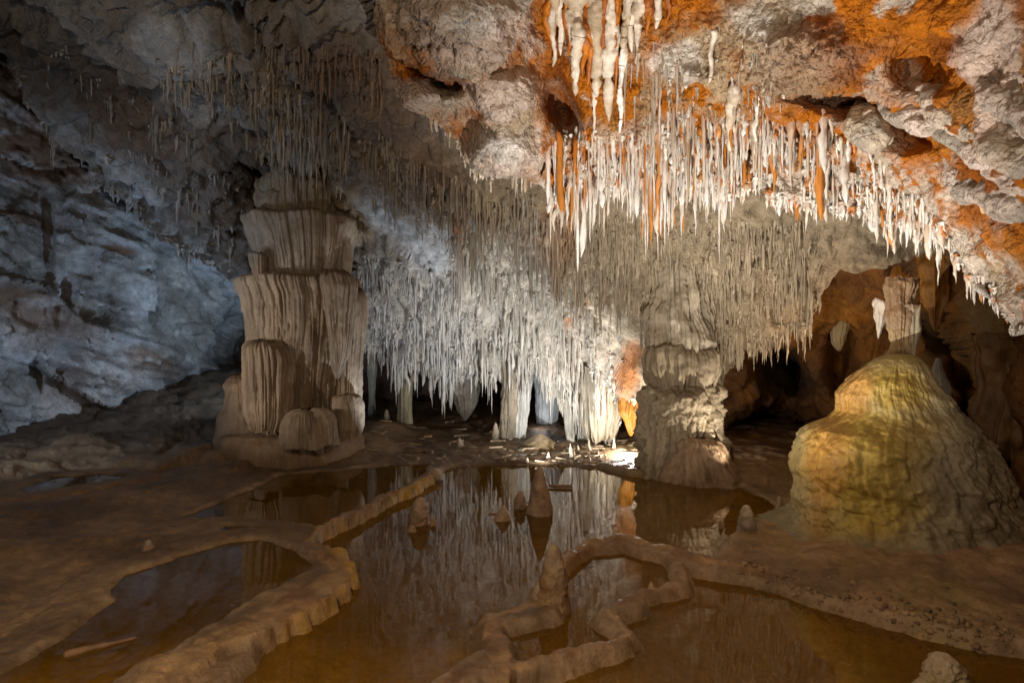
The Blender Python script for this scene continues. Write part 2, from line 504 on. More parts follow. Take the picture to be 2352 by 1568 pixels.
def B_disp(P, U, V):
    d = 0.10 * fbm(P * 1.7, 103, 4) + 0.07 * ridged(P * 3.2, 105, 3)
    d = d + 0.026 * fbm(P * 13, 107, 3) + 0.035 * billow(P * np.array([11, 11, 1.6]), 109) * sstep(1200, 1300, U) + 0.014 * billow(P * 26, 110)
    d = d + 0.05 * facets((P + 0.06 * fbm(P * 5, 115, 3)[..., None]) * 3.2, 113)
    lump = blobs(U, V, [(1070, 60, 150, 120, 20), (1155, 215, 80, 66, 0), (1160, 340, 85, 70, 0), (1850, 120, 150, 110, 0)], 0.3 * fbm(P * 3, 5, 3), 0.3)
    return d + lump * (0.045 * billow(P * 9, 111) + 0.028 * ridged(P * 24, 112, 2))
def B_col(P, U, V):
    w = 0.55 * fbm(P * 2.6, 121, 4) + 0.45 * fbm(P * 9, 122, 3)
    n = fbm(P * 3.2, 131, 4)
    right = sstep(1190, 1260, U)
    c = mixc(CREAM * 0.82, TAN * 1.15, sstep(-0.3, 0.4, n))
    rust = mixc(ORANGE, np.array([0.40, 0.20, 0.055]), sstep(-0.05, 0.35, n))
    rust = mixc(rust, DKORANGE, sstep(0.1, 0.4, fbm(P * 2.0, 135, 3)))
    c = mixc(c, rust, right * sstep(-0.12, 0.02, fbm(P * 4.0, 137, 4) + 0.05))
    c = mixc(c, np.array([0.46, 0.36, 0.23]), 0.9 * blobs(U, V, [(1720, 60, 120, 70, 0), (1760, 150, 70, 70, 0), (1600, 130, 130, 90, 0), (1640, 210, 130, 50, 0), (1540, 220, 60, 60, 0)], w, 0.6))
    vst = fbm(P * np.array([8, 8, 1.2]), 133, 3)
    c = mixc(c, ORANGE, sstep(0.02, 0.22, vst) * blobs(U, V, [(1560, 300, 330, 200, 0), (1350, 80, 130, 200, 0), (1500, 20, 160, 90, 0), (1950, 420, 220, 130, 20)], 0.4 * w, 0.4))
    c = mixc(c, ORANGE, 0.95 * (0.45 + 0.55 * sstep(-0.25, 0.15, vst + 0.4 * n)) * blobs(U, V, [(935, 120, 40, 110, -10), (990, 130, 40, 60, 30), (1190, 110, 60, 70, -30), (1245, 80, 26, 120, 0), (1050, 290, 45, 50, 20), (1100, 250, 30, 30),
                                    (1280, 330, 60, 45, 0), (1240, 390, 50, 30, 0), (1110, 180, 40, 26, -30), (1510, 40, 50, 60, 0), (1430, 30, 18, 120, 0), (1300, 90, 14, 140, 0),
                                    (1585, 20, 110, 45, 0), (1840, 350, 60, 70, 0), (1990, 235, 160, 40, 8), (1880, 215, 70, 20, 0), (2110, 130, 60, 55, 0), (2080, 60, 60, 30, 0),
                                    (2200, 150, 80, 50, 20), (2230, 30, 60, 40, 0), (2140, 290, 80, 44, 15), (2260, 480, 120, 70, 40), (2340, 540, 100, 60, 45), (2200, 400, 70, 40, 40), (1960, 310, 60, 40, 0),
                                    (1650, 270, 30, 40), (1730, 300, 30, 50), (1560, 210, 30, 40)], w, 0.75))
    c = mixc(c, DKORANGE, 0.85 * blobs(U, V, [(1285, 235, 40, 80, -25), (1030, 170, 70, 25, 20), (1950, 240, 90, 22, 10), (2220, 100, 60, 30, 0), (2280, 420, 110, 40, 40), (2150, 480, 60, 60, 0)], w, 0.4))  # darker rust, with the shade of the recesses painted in
    c = mixc(c, PINK, 0.9 * blobs(U, V, [(1070, 50, 135, 95, 20), (1150, 210, 76, 60, 0), (1160, 340, 78, 62, 0), (960, 215, 45, 34), (2310, 60, 70, 130, 20), (2330, 230, 60, 70)], 0.7 * w, 0.25))
    c = mixc(c, np.array([0.36, 0.26, 0.18]), 0.8 * blobs(U, V, [(1850, 110, 130, 95, 0)], w, 0.4))
    c = mixc(c, CREAM * 1.05, 0.9 * right * sstep(-0.10, 0.12, fbm(P * np.array([13, 13, 1.0]), 139, 3)) * sstep(190, 90, B_bot(U[0])[None] - V))
    c = mixc(c, WHITE * 0.95, right * sstep(30, 8, B_bot(U[0])[None] - V) * sstep(-0.3, 0.1, n) * 0.8)
    c = mixc(c, WHITE, 0.7 * blobs(U, V, [(1080, 30, 60, 40), (1150, 320, 50, 40), (1740, 30, 60, 30), (1560, 130, 60, 40)], w, 0.4))
    return c * (1 + 0.25 * fbm(P * 9, 141, 3))[..., None]
B = Sheet('near_ceiling', 860, 2800, 4, B_top, B_bot, 330, B_ctrl, B_feat, B_disp, B_col, M_CORAL,
          'cream and orange overhanging cave ceiling of the upper right with a jagged lower edge', roll=10, rollvec=(0, 1.0, 0.75))

# --- right cavern wall -----------------------------------------------------------
R_ctrl = [(1560, 450, 9.5), (1600, 900, 10.2), (1780, 850, 9.8), (1780, 1060, 11.0), (1950, 650, 8.3), (2050, 560, 7.6), (2080, 700, 8.6), (2200, 700, 6.9), (2352, 760, 5.4), (2352, 1150, 5.6),
          (2200, 1000, 7.2), (1950, 950, 9.3), (2600, 900, 4.2), (2600, 1200, 4.0), (2000, 420, 7.6), (2400, 420, 5.0), (2700, 420, 3.8), (2800, 1250, 3.4)]
def R_feat(U, V):
    f = 1.6 * gauss(U, V, 1800, 850, 70, 45, 40) + 4.5 * gauss(U, V, 1785, 1040, 105, 95) + 0.9 * gauss(U, V, 1930, 820, 28, 80)
    f = f + 0.8 * gauss(U, V, 2090, 660, 34, 100) + 0.6 * gauss(U, V, 2170, 760, 30, 60, -20) + 0.8 * gauss(U, V, 2250, 950, 30, 170, -15)
    return f
def R_disp(P, U, V):
    return 0.22 * fbm(P * 1.2, 203, 4) + 0.16 * ridged(P * np.array([3, 3, 0.6]), 205, 3) + 0.03 * fbm(P * 12, 207, 3) + 0.10 * facets(P * np.array([2.4, 2.4, 1.2]), 209) + 0.08 * billow(P * np.array([5, 5, 0.9]), 211)
def R_col(P, U, V):
    w = 0.5 * fbm(P * 1.8, 221, 4)
    n = fbm(P * 2.2, 231, 4)
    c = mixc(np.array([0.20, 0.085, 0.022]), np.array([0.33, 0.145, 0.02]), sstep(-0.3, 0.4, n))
    c = mixc(c, DARK * 0.8, 0.8 * blobs(U, V, [(1790, 1040, 130, 90), (1800, 850, 80, 50, 40), (2090, 650, 40, 120), (2170, 760, 40, 60)], w, 0.5))  # shade of the hollows painted into the wall colour
    c = mixc(c, OLIVE * 0.6, 0.5 * blobs(U, V, [(2300, 760, 80, 90), (2330, 1150, 70, 140)], w, 0.5))
    return c * (1 + 0.3 * fbm(P * 6, 241, 3))[..., None]
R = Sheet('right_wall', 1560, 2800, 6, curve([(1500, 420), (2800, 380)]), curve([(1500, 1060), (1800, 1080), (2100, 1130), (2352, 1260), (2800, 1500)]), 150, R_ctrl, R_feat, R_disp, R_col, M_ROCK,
          'dim brown cavern wall with dark hollows behind the yellow stalagmite')

# --- left wall -------------------------------------------------------------------
L_ctrl = [(-700, -200, 5.0), (-700, 600, 5.4), (-700, 1100, 5.4), (0, 50, 8.0), (0, 500, 8.6), (0, 980, 8.9), (300, 400, 9.6), (300, 650, 9.6), (300, 960, 10.4), (480, 700, 11.2), (500, 900, 12.4), (620, 850, 14.0),
          (620, 500, 12.0), (300, 0, 8.8), (700, 300, 11), (700, 900, 15.5), (-300, 300, 6.8), (-300, 980, 7.0)]
def L_feat(U, V):
    f = seam(U, V, [(0, 360), (90, 390), (180, 380), (300, 420), (430, 560)], 40, 0.35)
    f = f + 0.16 * gauss(U, V, 150, 690, 16, 60, 8) + 0.14 * gauss(U, V, 110, 540, 14, 90) + 0.2 * gauss(U, V, 85, 860, 14, 40)
    f = f + seam(U, V, [(110, 860), (200, 910), (300, 960), (340, 1020)], 26, 0.4) - seam(U, V, [(0, 640), (100, 650), (200, 740), (340, 780)], 40, 0.2)
    f = f - 0.5 * gauss(U, V, 250, 800, 110, 70) + seam(U, V, [(350, 560), (345, 780), (360, 930)], 30, 0.35, -1)
    f = f + 1.4 * gauss(U, V, 545, 800, 50, 60)
    return f
def L_disp(P, U, V):
    q = P @ np.array([[0.9, 0.2, 0.35], [0.1, 0.95, 0.1], [-0.35, 0.1, 0.9]])
    return 0.24 * fbm(q * np.array([0.8, 0.8, 1.3]), 303, 4) + 0.15 * ridged(q * np.array([1.2, 1.2, 2.8]), 305, 4) + 0.07 * billow(q * np.array([2.2, 2.2, 4.2]), 306) + 0.03 * fbm(P * 11, 307, 3) + 0.13 * facets((q + 0.12 * fbm(P * 2.5, 309, 3)[..., None]) * np.array([0.9, 0.9, 1.7]), 308) + 0.035 * facets(q * np.array([4, 4, 6.5]), 310)
def L_col(P, U, V):
    w = 0.6 * fbm(P * 1.5, 321, 4)
    n = fbm(P * np.array([1.4, 1.4, 2.2]), 331, 5)
    c = mixc(np.array([0.26, 0.26, 0.25]), BLUEW * 0.9, sstep(-0.3, 0.35, n))
    c = mixc(c, BROWN, 0.9 * blobs(U, V, [(20, 230, 130, 190, -10), (120, 380, 120, 40, 0), (40, 500, 90, 20, 15), (40, 690, 90, 36, 10), (330, 820, 60, 30, 20), (250, 575, 60, 10, 10)], w, 0.5))
    c = mixc(c, PINK * 0.95, 0.6 * blobs(U, V, [(80, 740, 110, 60), (250, 850, 110, 50), (130, 920, 120, 50), (220, 420, 50, 30)], w, 0.5))
    c = mixc(c, DARK, 0.6 * blobs(U, V, [(420, 860, 90, 60, 0)], w, 0.5))
    c = mixc(c, np.array([0.62, 0.64, 0.66]), 0.6 * sstep(0.1, 0.4, fbm(P * np.array([2.5, 2.5, 5]), 333, 4)))
    return c * (1 + 0.35 * fbm(P * 5, 341, 4))[..., None]
Lw = Sheet('left_wall', -700, 720, 5, curve([(-700, -420), (720, -100)]), curve([(-700, 1200), (0, 1060), (300, 1020), (480, 960), (720, 950)]), 260, L_ctrl, L_feat, L_disp, L_col, M_ROCK,
           'blue grey cave wall of broken rock left of the big column')

# --- back wall -------------------------------------------------------------------
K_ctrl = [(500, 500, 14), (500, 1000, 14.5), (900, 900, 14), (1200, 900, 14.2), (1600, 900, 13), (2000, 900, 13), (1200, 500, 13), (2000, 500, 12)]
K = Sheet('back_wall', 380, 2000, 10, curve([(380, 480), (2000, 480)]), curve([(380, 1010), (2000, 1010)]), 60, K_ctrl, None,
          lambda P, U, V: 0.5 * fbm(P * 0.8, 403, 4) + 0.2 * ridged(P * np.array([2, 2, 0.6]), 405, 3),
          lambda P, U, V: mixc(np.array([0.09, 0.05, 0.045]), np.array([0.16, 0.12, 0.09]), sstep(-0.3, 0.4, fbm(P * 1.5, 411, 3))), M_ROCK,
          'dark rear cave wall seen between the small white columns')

# ------------------------------------------------------------------ floor and pools
def seg_sd(X, Y, pts, closed):
    a = np.array(pts, float)
    b = np.roll(a, -1, 0) if closed else a[1:]
    a0 = a if closed else a[:-1]
    best = np.full(X.shape, 1e9); par = np.zeros(X.shape); ins = np.zeros(X.shape, bool)
    for i, (p, q) in enumerate(zip(a0, b)):
        dx, dy = q - p
        t = np.clip(((X - p[0]) * dx + (Y - p[1]) * dy) / (dx * dx + dy * dy + 1e-12), 0, 1)
        d = np.hypot(X - p[0] - t * dx, Y - p[1] - t * dy)
        m = d < best
        best = np.where(m, d, best); par = np.where(m, i + t, par)
        if closed:
            cnd = ((p[1] > Y) != (q[1] > Y))
            xi = (q[0] - p[0]) * (Y - p[1]) / (q[1] - p[1] + 1e-12) + p[0]
            ins ^= cnd & (X < xi)
    return (np.where(ins, -best, best) if closed else best), par

POOLS = [  # outline in the picture, water level, depth
    ([(905, 1142), (860, 1178), (735, 1240), (742, 1300), (792, 1358), (700, 1430), (610, 1500), (545, 1600), (500, 1800), (930, 1800), (960, 1600), (1010, 1560), (1105, 1515),
      (1090, 1440), (1200, 1398), (1275, 1395), (1290, 1300), (1430, 1240), (1560, 1283), (1650, 1290), (1668, 1240), (1735, 1205), (1790, 1165), (1700, 1118), (1600, 1106), (1450, 1094),
      (1380, 1075), (1250, 1068), (1120, 1066), (1030, 1075), (985, 1110)], 0.0, 0.30),
    ([(405, 1192), (500, 1158), (580, 1122), (640, 1092), (760, 1082), (845, 1072), (985, 1066), (975, 1090), (940, 1115), (865, 1140), (842, 1170), (740, 1215), (650, 1204), (560, 1194)], 0.03, 0.18),
    ([(258, 1345), (300, 1315), (420, 1275), (520, 1245), (600, 1238), (690, 1268), (735, 1300), (690, 1325), (600, 1370), (520, 1425), (330, 1525), (200, 1610), (60, 1800), (-500, 1800),
      (0, 1545), (130, 1470), (270, 1378)], 0.07, 0.18),
    ([(1305, 1300), (1350, 1278), (1430, 1268), (1500, 1290), (1540, 1305), (1552, 1345), (1470, 1372), (1400, 1410), (1365, 1440), (1410, 1488), (1330, 1506), (1180, 1530), (1148, 1455),
      (1285, 1430), (1310, 1390), (1304, 1330)], 0.012, 0.20),
    ([(1575, 1318), (1720, 1343), (1900, 1405), (2050, 1447), (2200, 1482), (2400, 1512), (2800, 1590), (2900, 1800), (960, 1800), (1000, 1640), (1170, 1572), (1300, 1550), (1445, 1512),
      (1455, 1480), (1432, 1440), (1490, 1418), (1480, 1396), (1580, 1368), (1588, 1340)], -0.01, 0.34),
    ([(500, 1208), (560, 1204), (620, 1210), (630, 1219), (560, 1222), (505, 1220)], 0.05, 0.05),
    ([(40, 1125), (130, 1095), (250, 1086), (300, 1096), (170, 1120), (60, 1136)], 0.06, 0.06),
]
RIMS = [  # line in the picture, half width in metres (start, end), height
    ([(1000, 1092), (985, 1112), (940, 1135), (875, 1165), (800, 1205), (740, 1238)], (0.04, 0.05), 0.09),
    ([(740, 1238), (715, 1280), (775, 1322), (788, 1350), (720, 1402), (620, 1462), (520, 1520), (400, 1590), (250, 1700)], (0.04, 0.15), 0.105),
    ([(1270, 1400), (1285, 1350), (1296, 1305), (1350, 1268), (1430, 1252), (1500, 1272), (1600, 1303), (1740, 1325)], (0.035, 0.06), 0.075),
    ([(1285, 1408), (1200, 1416), (1118, 1432), (1118, 1480), (1142, 1530), (1135, 1575), (1050, 1580), (980, 1640)], (0.035, 0.045), 0.06),
    ([(1550, 1300), (1566, 1352), (1478, 1384), (1476, 1406), (1410, 1428), (1428, 1488), (1300, 1532), (1150, 1562)], (0.014, 0.026), 0.035),
]
vs = np.concatenate([np.arange(925, 1200, 1.5), np.arange(1200, 1620, 2.6), np.arange(1620, 2500, 14.0)])
us = np.arange(-1000, 3350, 5.0)
UU, VV = np.meshgrid(us, vs)
YY = EYE * F / (VV - CY); XX = (UU - CX) / F * YY
P2 = np.stack([XX, YY, np.zeros_like(XX)], -1)
wx = XX + 0.05 * fbm(P2 * 2.2, 501, 4) + 0.03 * fbm(P2 * 8, 502, 3)
wy = YY + 0.06 * fbm(P2 * 2.2, 503, 4) + 0.03 * fbm(P2 * 8, 504, 3)
n_lo = fbm(P2 * 0.8, 511, 4); n_mid = fbm(P2 * 3.0, 512, 4)
n_hi = fbm(P2 * 13, 513, 3)
sds = []
for poly, lev, dep in POOLS:
    pw = [onz(u, v, lev)[:2] for u, v in poly]
    sds.append(seg_sd(wx, wy, pw, True)[0])
near = np.minimum.reduce(sds)
H = 0.045 + 0.16 * sstep(0.05, 1.8, near) + 0.05 * n_lo + 0.018 * n_mid
H += 0.74 * sstep(8.3, 12.0, YY) * sstep(-2.6, -4.6, XX)
H += 0.10 * sstep(7.5, 9, YY) * sstep(-2.2, -4.0, XX) * (0.5 + n_mid)
# layered mud terraces on the left
terr = sstep(-1.8, -3.0, XX) * sstep(6.2, 7.5, YY)
st = (np.floor((H + 0.05 * n_lo) / 0.09) + sstep(0.6, 1.0, np.mod((H + 0.05 * n_lo) / 0.09, 1))) * 0.09
H = H * (1 - 0.6 * terr) + st * 0.6 * terr + terr * 0.05 * facets(P2 * np.array([1.2, 2.2, 1.0]), 541)
# strewn bed at the back, just awash
bed = sstep(7.0, 8.0, YY) * sstep(-2.0, -1.4, XX) * (1 - sstep(1.6, 2.4, XX))
H = H * (1 - bed) + bed * (0.022 + 0.06 * n_mid + 0.02 * n_hi + 0.25 * sstep(9.5, 12.5, YY))
# dark hollow floor between right column and dome
H = np.where((XX > 1.5) & (YY > 7.2), np.minimum(H, 0.10 + 0.03 * n_mid), H)
for (poly, lev, dep), sd in zip(POOLS, sds):
    if lev > 0.02:
        H = np.maximum(H, (lev + 0.022 + 0.012 * n_mid) * (1 - sstep(0.25, 0.5, sd)) - 0.3 * sstep(0.25, 0.5, sd))
for (poly, lev, dep), sd in zip(POOLS, sds):
    wgt = 1 - sstep(-0.05, 0.035, sd)
    bottom = lev - 0.02 - 0.45 * dep * sstep(0, 0.55, -sd) * (1 + 0.35 * n_mid)
    H = H * (1 - wgt) + bottom * wgt
rimw = np.zeros_like(H)
for line, (w0, w1), hh in RIMS:
    pw = [onz(u, v, 0)[:2] for u, v in line]
    sd, par = seg_sd(wx, wy, pw, False)
    w = w0 + (w1 - w0) * par / (len(pw) - 1)
    w = w * (1 + 0.9 * n_mid + 0.35 * n_hi)
    prof = 1 - sstep(0.92, 1.22, sd / w)
    top = hh * (1 + 0.30 * n_lo + 0.12 * n_mid) - 0.012 * (sd / w) ** 2 + 0.007 * n_hi
    H = np.where(prof > 0, np.maximum(H, H * (1 - prof) + top * prof), H)
    rimw = np.maximum(rimw, prof)
H += 0.008 * n_hi + 0.006 * fbm(P2 * 30, 520, 2) + 0.03 * (ridged(P2 * 2.2, 521, 3) - 0.3) * sstep(0.05, 0.5, near)
PF = np.stack([XX, YY, H], -1)
nf = fbm(PF * 2.0, 531, 4)
cf = mixc(MUD * 0.75, MUD * 1.35, sstep(-0.35, 0.35, nf))
cf = mixc(cf, mixc(RIM, np.array([0.30, 0.165, 0.085]), sstep(-0.2, 0.3, n_mid)), 0.8 * rimw)
cf = mixc(cf, np.array([0.60, 0.37, 0.07]) , 0.9 * sstep(0.0, -0.10, near))
cf = mixc(cf, np.array([0.13, 0.075, 0.04]), bed * 0.8)
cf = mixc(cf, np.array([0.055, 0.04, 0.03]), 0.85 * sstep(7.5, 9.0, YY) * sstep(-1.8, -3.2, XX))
cf = mixc(cf, np.array([0.36, 0.28, 0.10]), 0.5 * sstep(0.15, 0.4, fbm(PF * 1.3, 533, 3)) * (XX > 1.2))
tide = sstep(0.085, 0.03, near) * sstep(-0.02, 0.01, near) * sstep(-0.15, 0.25, fbm(PF * 6, 537, 3))
cf = mixc(cf, np.array([0.50, 0.38, 0.24]), 0.45 * tide)
cf = cf * (1 + 0.25 * fbm(PF * 9, 535, 3) + 0.2 * fbm(PF * 28, 536, 2))[..., None]
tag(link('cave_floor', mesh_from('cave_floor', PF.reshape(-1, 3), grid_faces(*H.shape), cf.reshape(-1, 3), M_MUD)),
    'brown mud and flowstone cave floor with raised pool rims', 'ground', kind='structure')

def fan_poly(name, pts, z, mat, label):
    """water sheet, grid clipped by the pool outline grown a little into the banks"""
    pw = np.array([onz(u, v, z)[:2] for u, v in pts])
    me = bpy.data.meshes.new(name)
    c = pw.mean(0)
    import bmesh
    bm = bmesh.new()
    # grow outline outward by 6 cm so the sheet ends inside the bank
    area = 0.5 * np.sum(pw[:, 0] * np.roll(pw[:, 1], -1) - np.roll(pw[:, 0], -1) * pw[:, 1])
    sgn = 1 if area > 0 else -1
    e1 = pw - np.roll(pw, 1, 0); e2 = np.roll(pw, -1, 0) - pw
    nrm = lambda e: np.stack([e[:, 1], -e[:, 0]], -1) / (np.linalg.norm(e, axis=1, keepdims=True) + 1e-9) * sgn
    o = nrm(e1) + nrm(e2)
    o /= np.linalg.norm(o, axis=1, keepdims=True) + 1e-9
    g = pw + o * 0.055
    vsx = [bm.verts.new((x, y, z)) for x, y in g]
    f = bm.faces.new(vsx)
    bmesh.ops.triangulate(bm, faces=[f])
    bmesh.ops.recalc_face_normals(bm, faces=bm.faces)
    for f in bm.faces:
        if f.normal.z < 0: f.normal_flip()
    bm.to_mesh(me); bm.free()
    me.materials.append(mat)
    return tag(link(name, me), label, 'water', kind='structure')
WL = ['amber water of the long middle pool', 'dark water of the pool in front of the big column', 'dark brown water of the pool inside the left rim',
      'brown water of the little pool ringed by crooked rims', 'amber water of the wide pool along the right bank', 'small puddle on the mud between two left pools', 'shallow puddle on the far left mud']
for (poly, lev, dep), lb in zip(POOLS, WL):
    pts = poly
    if lev == 0.0:   # the middle pool also floods the strewn bed at the back
        pts = poly[:25] + [(1460, 1080), (1440, 1040), (1300, 1030), (1100, 1030), (870, 1040), (860, 1058), (985, 1062), (1003, 1085)] + poly[30:]
    fan_poly('pool_water', pts, lev, M_WATER, lb)

def floor_z(x, y):
    v = CY + EYE * F / y
    u = CX + x / y * F
    i = int(np.clip(np.searchsorted(vs, v), 0, len(vs) - 1)); j = int(np.clip(round((u - us[0]) / 5.0), 0, len(us) - 1))
    return float(H[i, j])

# ------------------------------------------------------------------ columns
def smooth_prof(prof, n):
    a = np.array(prof, float)
    t = np.concatenate([[0], np.cumsum(np.hypot(np.diff(a[:, 0]), 0.5 * np.diff(a[:, 2] - a[:, 1])))])
    s = np.linspace(0, t[-1], n)
    out = np.stack([np.interp(s, t, a[:, k]) for k in range(3)], -1)
    k = np.array([1, 2, 3, 2, 1.]); k /= k.sum()
    pad = np.concatenate([out[:1].repeat(2, 0), out, out[-1:].repeat(2, 0)])
    return np.stack([np.convolve(pad[:, c], k, 'valid') for c in range(3)], -1)

def turned(name, prof, d, mat, parent, base=TAN, col2=None, flute=0.0, ffreq=14.0, fz=0.6, rough=0.03, rfreq=4.0, depth=0.9, seed=1, nseg=200, nring=90,
           ragged=0.0, lobes=0.10, ztilt=0.05, fl0=0.0, cap=BROWN, capw=0.06, dshift=None, terrace=0.0, tfreq=5.0, shrink=1.0, fine=0.006, tint=None):
    """a body of revolution drawn by its outline rows (v, left u, right u) at distance d, fluted and roughened"""
    pr = smooth_prof(prof, nring)
    z = EYE - (pr[:, 0] - CY) / F * d
    cx = ((pr[:, 1] + pr[:, 2]) / 2 - CX) / F * d
    r = np.maximum((pr[:, 2] - pr[:, 1]) / 2 / F * d * shrink, 0.001)
    th = np.linspace(0, 2 * math.pi, nseg, endpoint=False)
    t = np.linspace(0, 1, nring)[:, None]
    ct, st_ = np.cos(th)[None], np.sin(th)[None]
    r0 = np.median(r)
    Q = np.stack([ct * r0 * ffreq + 0 * t, st_ * r0 * ffreq + 0 * t, z[:, None] * fz + 0 * ct], -1) + seed * 3.7
    rr = r[:, None] + 0 * ct
    env = np.minimum(1, r / (0.5 * r.max()))[:, None]
    if flute:
        warp = 0.35 * fbm(Q * 0.35, seed + 3, 2)
        Qw = Q + warp[..., None]
        rr = rr + flute * env * sstep(fl0 + 0.01, fl0 + 0.12, t) * (billow(Qw, seed) + 0.45 * billow(Qw * np.array([2.1, 2.1, 1.5]), seed + 1) - 0.9)
    B0 = np.stack([cx[:, None] + ct * r[:, None], d + st_ * r[:, None] * depth, z[:, None] + 0 * ct], -1)
    rr = rr + rough * env * fbm(B0 * rfreq, seed + 11, 4) + fine * env * fbm(B0 * 22, seed + 13, 2)
    if terrace:
        ph = np.mod(-B0[..., 2] * tfreq + 0.9 * fbm(B0 * np.array([2.2, 2.2, 1.0]), seed + 41, 4), 1.0)
        rr = rr + terrace * env * sstep(0.1, 0.3, t) * (ph ** 1.4 * (1 - sstep(0.72, 1.0, ph))) * (0.4 + sstep(-0.2, 0.3, fbm(B0 * 2.1, seed + 43, 3)))
    A2 = np.stack([ct * 1.1 + 0 * t, st_ * 1.1 + 0 * t, z[:, None] * 0.5 + 0 * ct], -1) + seed * 5.1
    rr = rr * (1 + lobes * fbm(A2 * 1.6, seed + 31, 3))
    rr = np.maximum(rr, 0.0005)
    zz = z[:, None] + ztilt * env * fbm(A2[:1] * 1.8, seed + 37, 3) + 0 * ct
    if ragged:
        zz = zz - ragged * sstep(0.75, 1, t) * np.maximum(0, fbm(Q * 0.9, seed + 17, 2) + 0.15) + 0 * ct
    dd = d if dshift is None else d + dshift
    P = np.stack([cx[:, None] + ct * rr, dd + st_ * rr * depth, zz], -1)
    n = fbm(B0 * 3.0, seed + 23, 4)
    c2 = col2 if col2 is not None else base * 0.7
    col = mixc(base, c2, sstep(-0.3, 0.35, n))
    if flute:
        col = mixc(col, base * 1.12, 0.4 * sstep(0.0, 0.5, fbm(Q * np.array([0.5, 0.5, 0.4]), seed, 2)))
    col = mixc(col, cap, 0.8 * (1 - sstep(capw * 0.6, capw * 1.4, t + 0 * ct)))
    if tint is not None:
        col = tint(P, col, t)
    if parent is not None:
        P = P - np.array(parent.location)
    me = mesh_from(name, P.reshape(-1, 3), [grid_faces(nring, nseg, True)], col.reshape(-1, 3), mat)
    return link(name, me, parent)

def root_at(name, u, v, d, label, cat, group=None):
    p = px(u, v, d)
    return empty(name, p, label, cat, group)

# --- the big tiered column
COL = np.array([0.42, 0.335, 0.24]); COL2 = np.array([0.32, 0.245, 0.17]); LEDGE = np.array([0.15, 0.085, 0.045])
DC = 8.45
big = root_at('flowstone_column', 700, 1060, DC, 'huge brown fluted column in drapery tiers rising from the pool to the ceiling', 'column')
def bt(name, prof, seed, flute=0.035, rough=0.03, base=COL, col2=COL2, d=DC, **k):
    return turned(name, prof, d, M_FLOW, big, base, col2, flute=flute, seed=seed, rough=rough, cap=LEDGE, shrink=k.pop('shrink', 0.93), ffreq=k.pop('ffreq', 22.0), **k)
bt('base', [(985, 640, 700), (992, 520, 800), (1005, 505, 838), (1030, 500, 842), (1060, 492, 840), (1085, 480, 840), (1105, 480, 840)], 3, flute=0.012, rough=0.04, ffreq=8, nring=60, base=MUD * 1.05, col2=MUD * 0.8, fz=1.0)
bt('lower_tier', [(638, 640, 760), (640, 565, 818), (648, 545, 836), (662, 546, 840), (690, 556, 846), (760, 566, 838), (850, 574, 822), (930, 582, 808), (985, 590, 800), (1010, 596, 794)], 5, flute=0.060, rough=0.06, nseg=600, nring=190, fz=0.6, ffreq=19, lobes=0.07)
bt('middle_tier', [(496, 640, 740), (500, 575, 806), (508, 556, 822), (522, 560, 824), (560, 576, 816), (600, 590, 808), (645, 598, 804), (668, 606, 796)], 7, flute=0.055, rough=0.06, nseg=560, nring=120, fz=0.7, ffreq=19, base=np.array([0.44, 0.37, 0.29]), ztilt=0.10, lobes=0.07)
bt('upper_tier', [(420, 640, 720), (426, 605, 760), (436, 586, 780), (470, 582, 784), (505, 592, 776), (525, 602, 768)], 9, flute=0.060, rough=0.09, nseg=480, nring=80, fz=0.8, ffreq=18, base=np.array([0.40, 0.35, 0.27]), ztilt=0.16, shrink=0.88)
bt('crown_tier', [(378, 650, 720), (386, 615, 745), (398, 606, 756), (430, 614, 752), (450, 622, 744)], 10, flute=0.055, rough=0.10, nseg=400, nring=70, fz=0.9, base=np.array([0.30, 0.27, 0.21]), ztilt=0.2, d=DC - 0.1)  # darker grey-olive colour stands in for the dimmer light up here
bt('crown_tier', [(322, 660, 730), (330, 632, 752), (344, 624, 760), (380, 632, 752), (400, 640, 742)], 12, flute=0.055, rough=0.10, nseg=400, nring=70, fz=0.9, base=np.array([0.24, 0.22, 0.15]), ztilt=0.2, d=DC - 0.15)  # dim light near the ceiling painted in as a darker olive
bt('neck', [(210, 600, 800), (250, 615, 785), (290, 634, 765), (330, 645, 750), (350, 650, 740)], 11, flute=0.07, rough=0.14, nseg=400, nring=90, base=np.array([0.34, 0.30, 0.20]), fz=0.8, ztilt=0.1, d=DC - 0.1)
bt('side_drapery', [(780, 590, 630), (785, 566, 650), (795, 557, 664), (820, 556, 672), (900, 560, 672), (960, 568, 664), (985, 575, 650)], 13, d=DC - 0.62, flute=0.045, nseg=220, nring=90, fz=0.4)
bt('side_drapery', [(580, 580, 600), (585, 570, 615), (600, 572, 614), (640, 584, 606), (660, 590, 600)], 14, d=DC - 0.60, flute=0.02, nseg=120, nring=40, base=CREAM * 0.7)
bt('side_drapery', [(618, 745, 790), (632, 735, 812), (655, 738, 820), (720, 746, 812), (800, 756, 800), (850, 764, 786), (870, 770, 778)], 21, d=DC - 0.62, flute=0.04, nseg=220, nring=90, fz=0.5, base=np.array([0.44, 0.37, 0.28]))
bt('side_lobe', [(905, 785, 805), (910, 765, 825), (930, 762, 838), (975, 768, 836), (1005, 775, 828)], 15, d=DC - 0.55, flute=0.03, nseg=160, nring=50)
bt('side_lobe', [(655, 790, 815), (662, 770, 836), (690, 762, 846), (760, 765, 843), (870, 768, 832), (920, 775, 825)], 16, d=DC - 0.25, flute=0.035, nseg=220, nring=80, fz=0.4, capw=0.1)
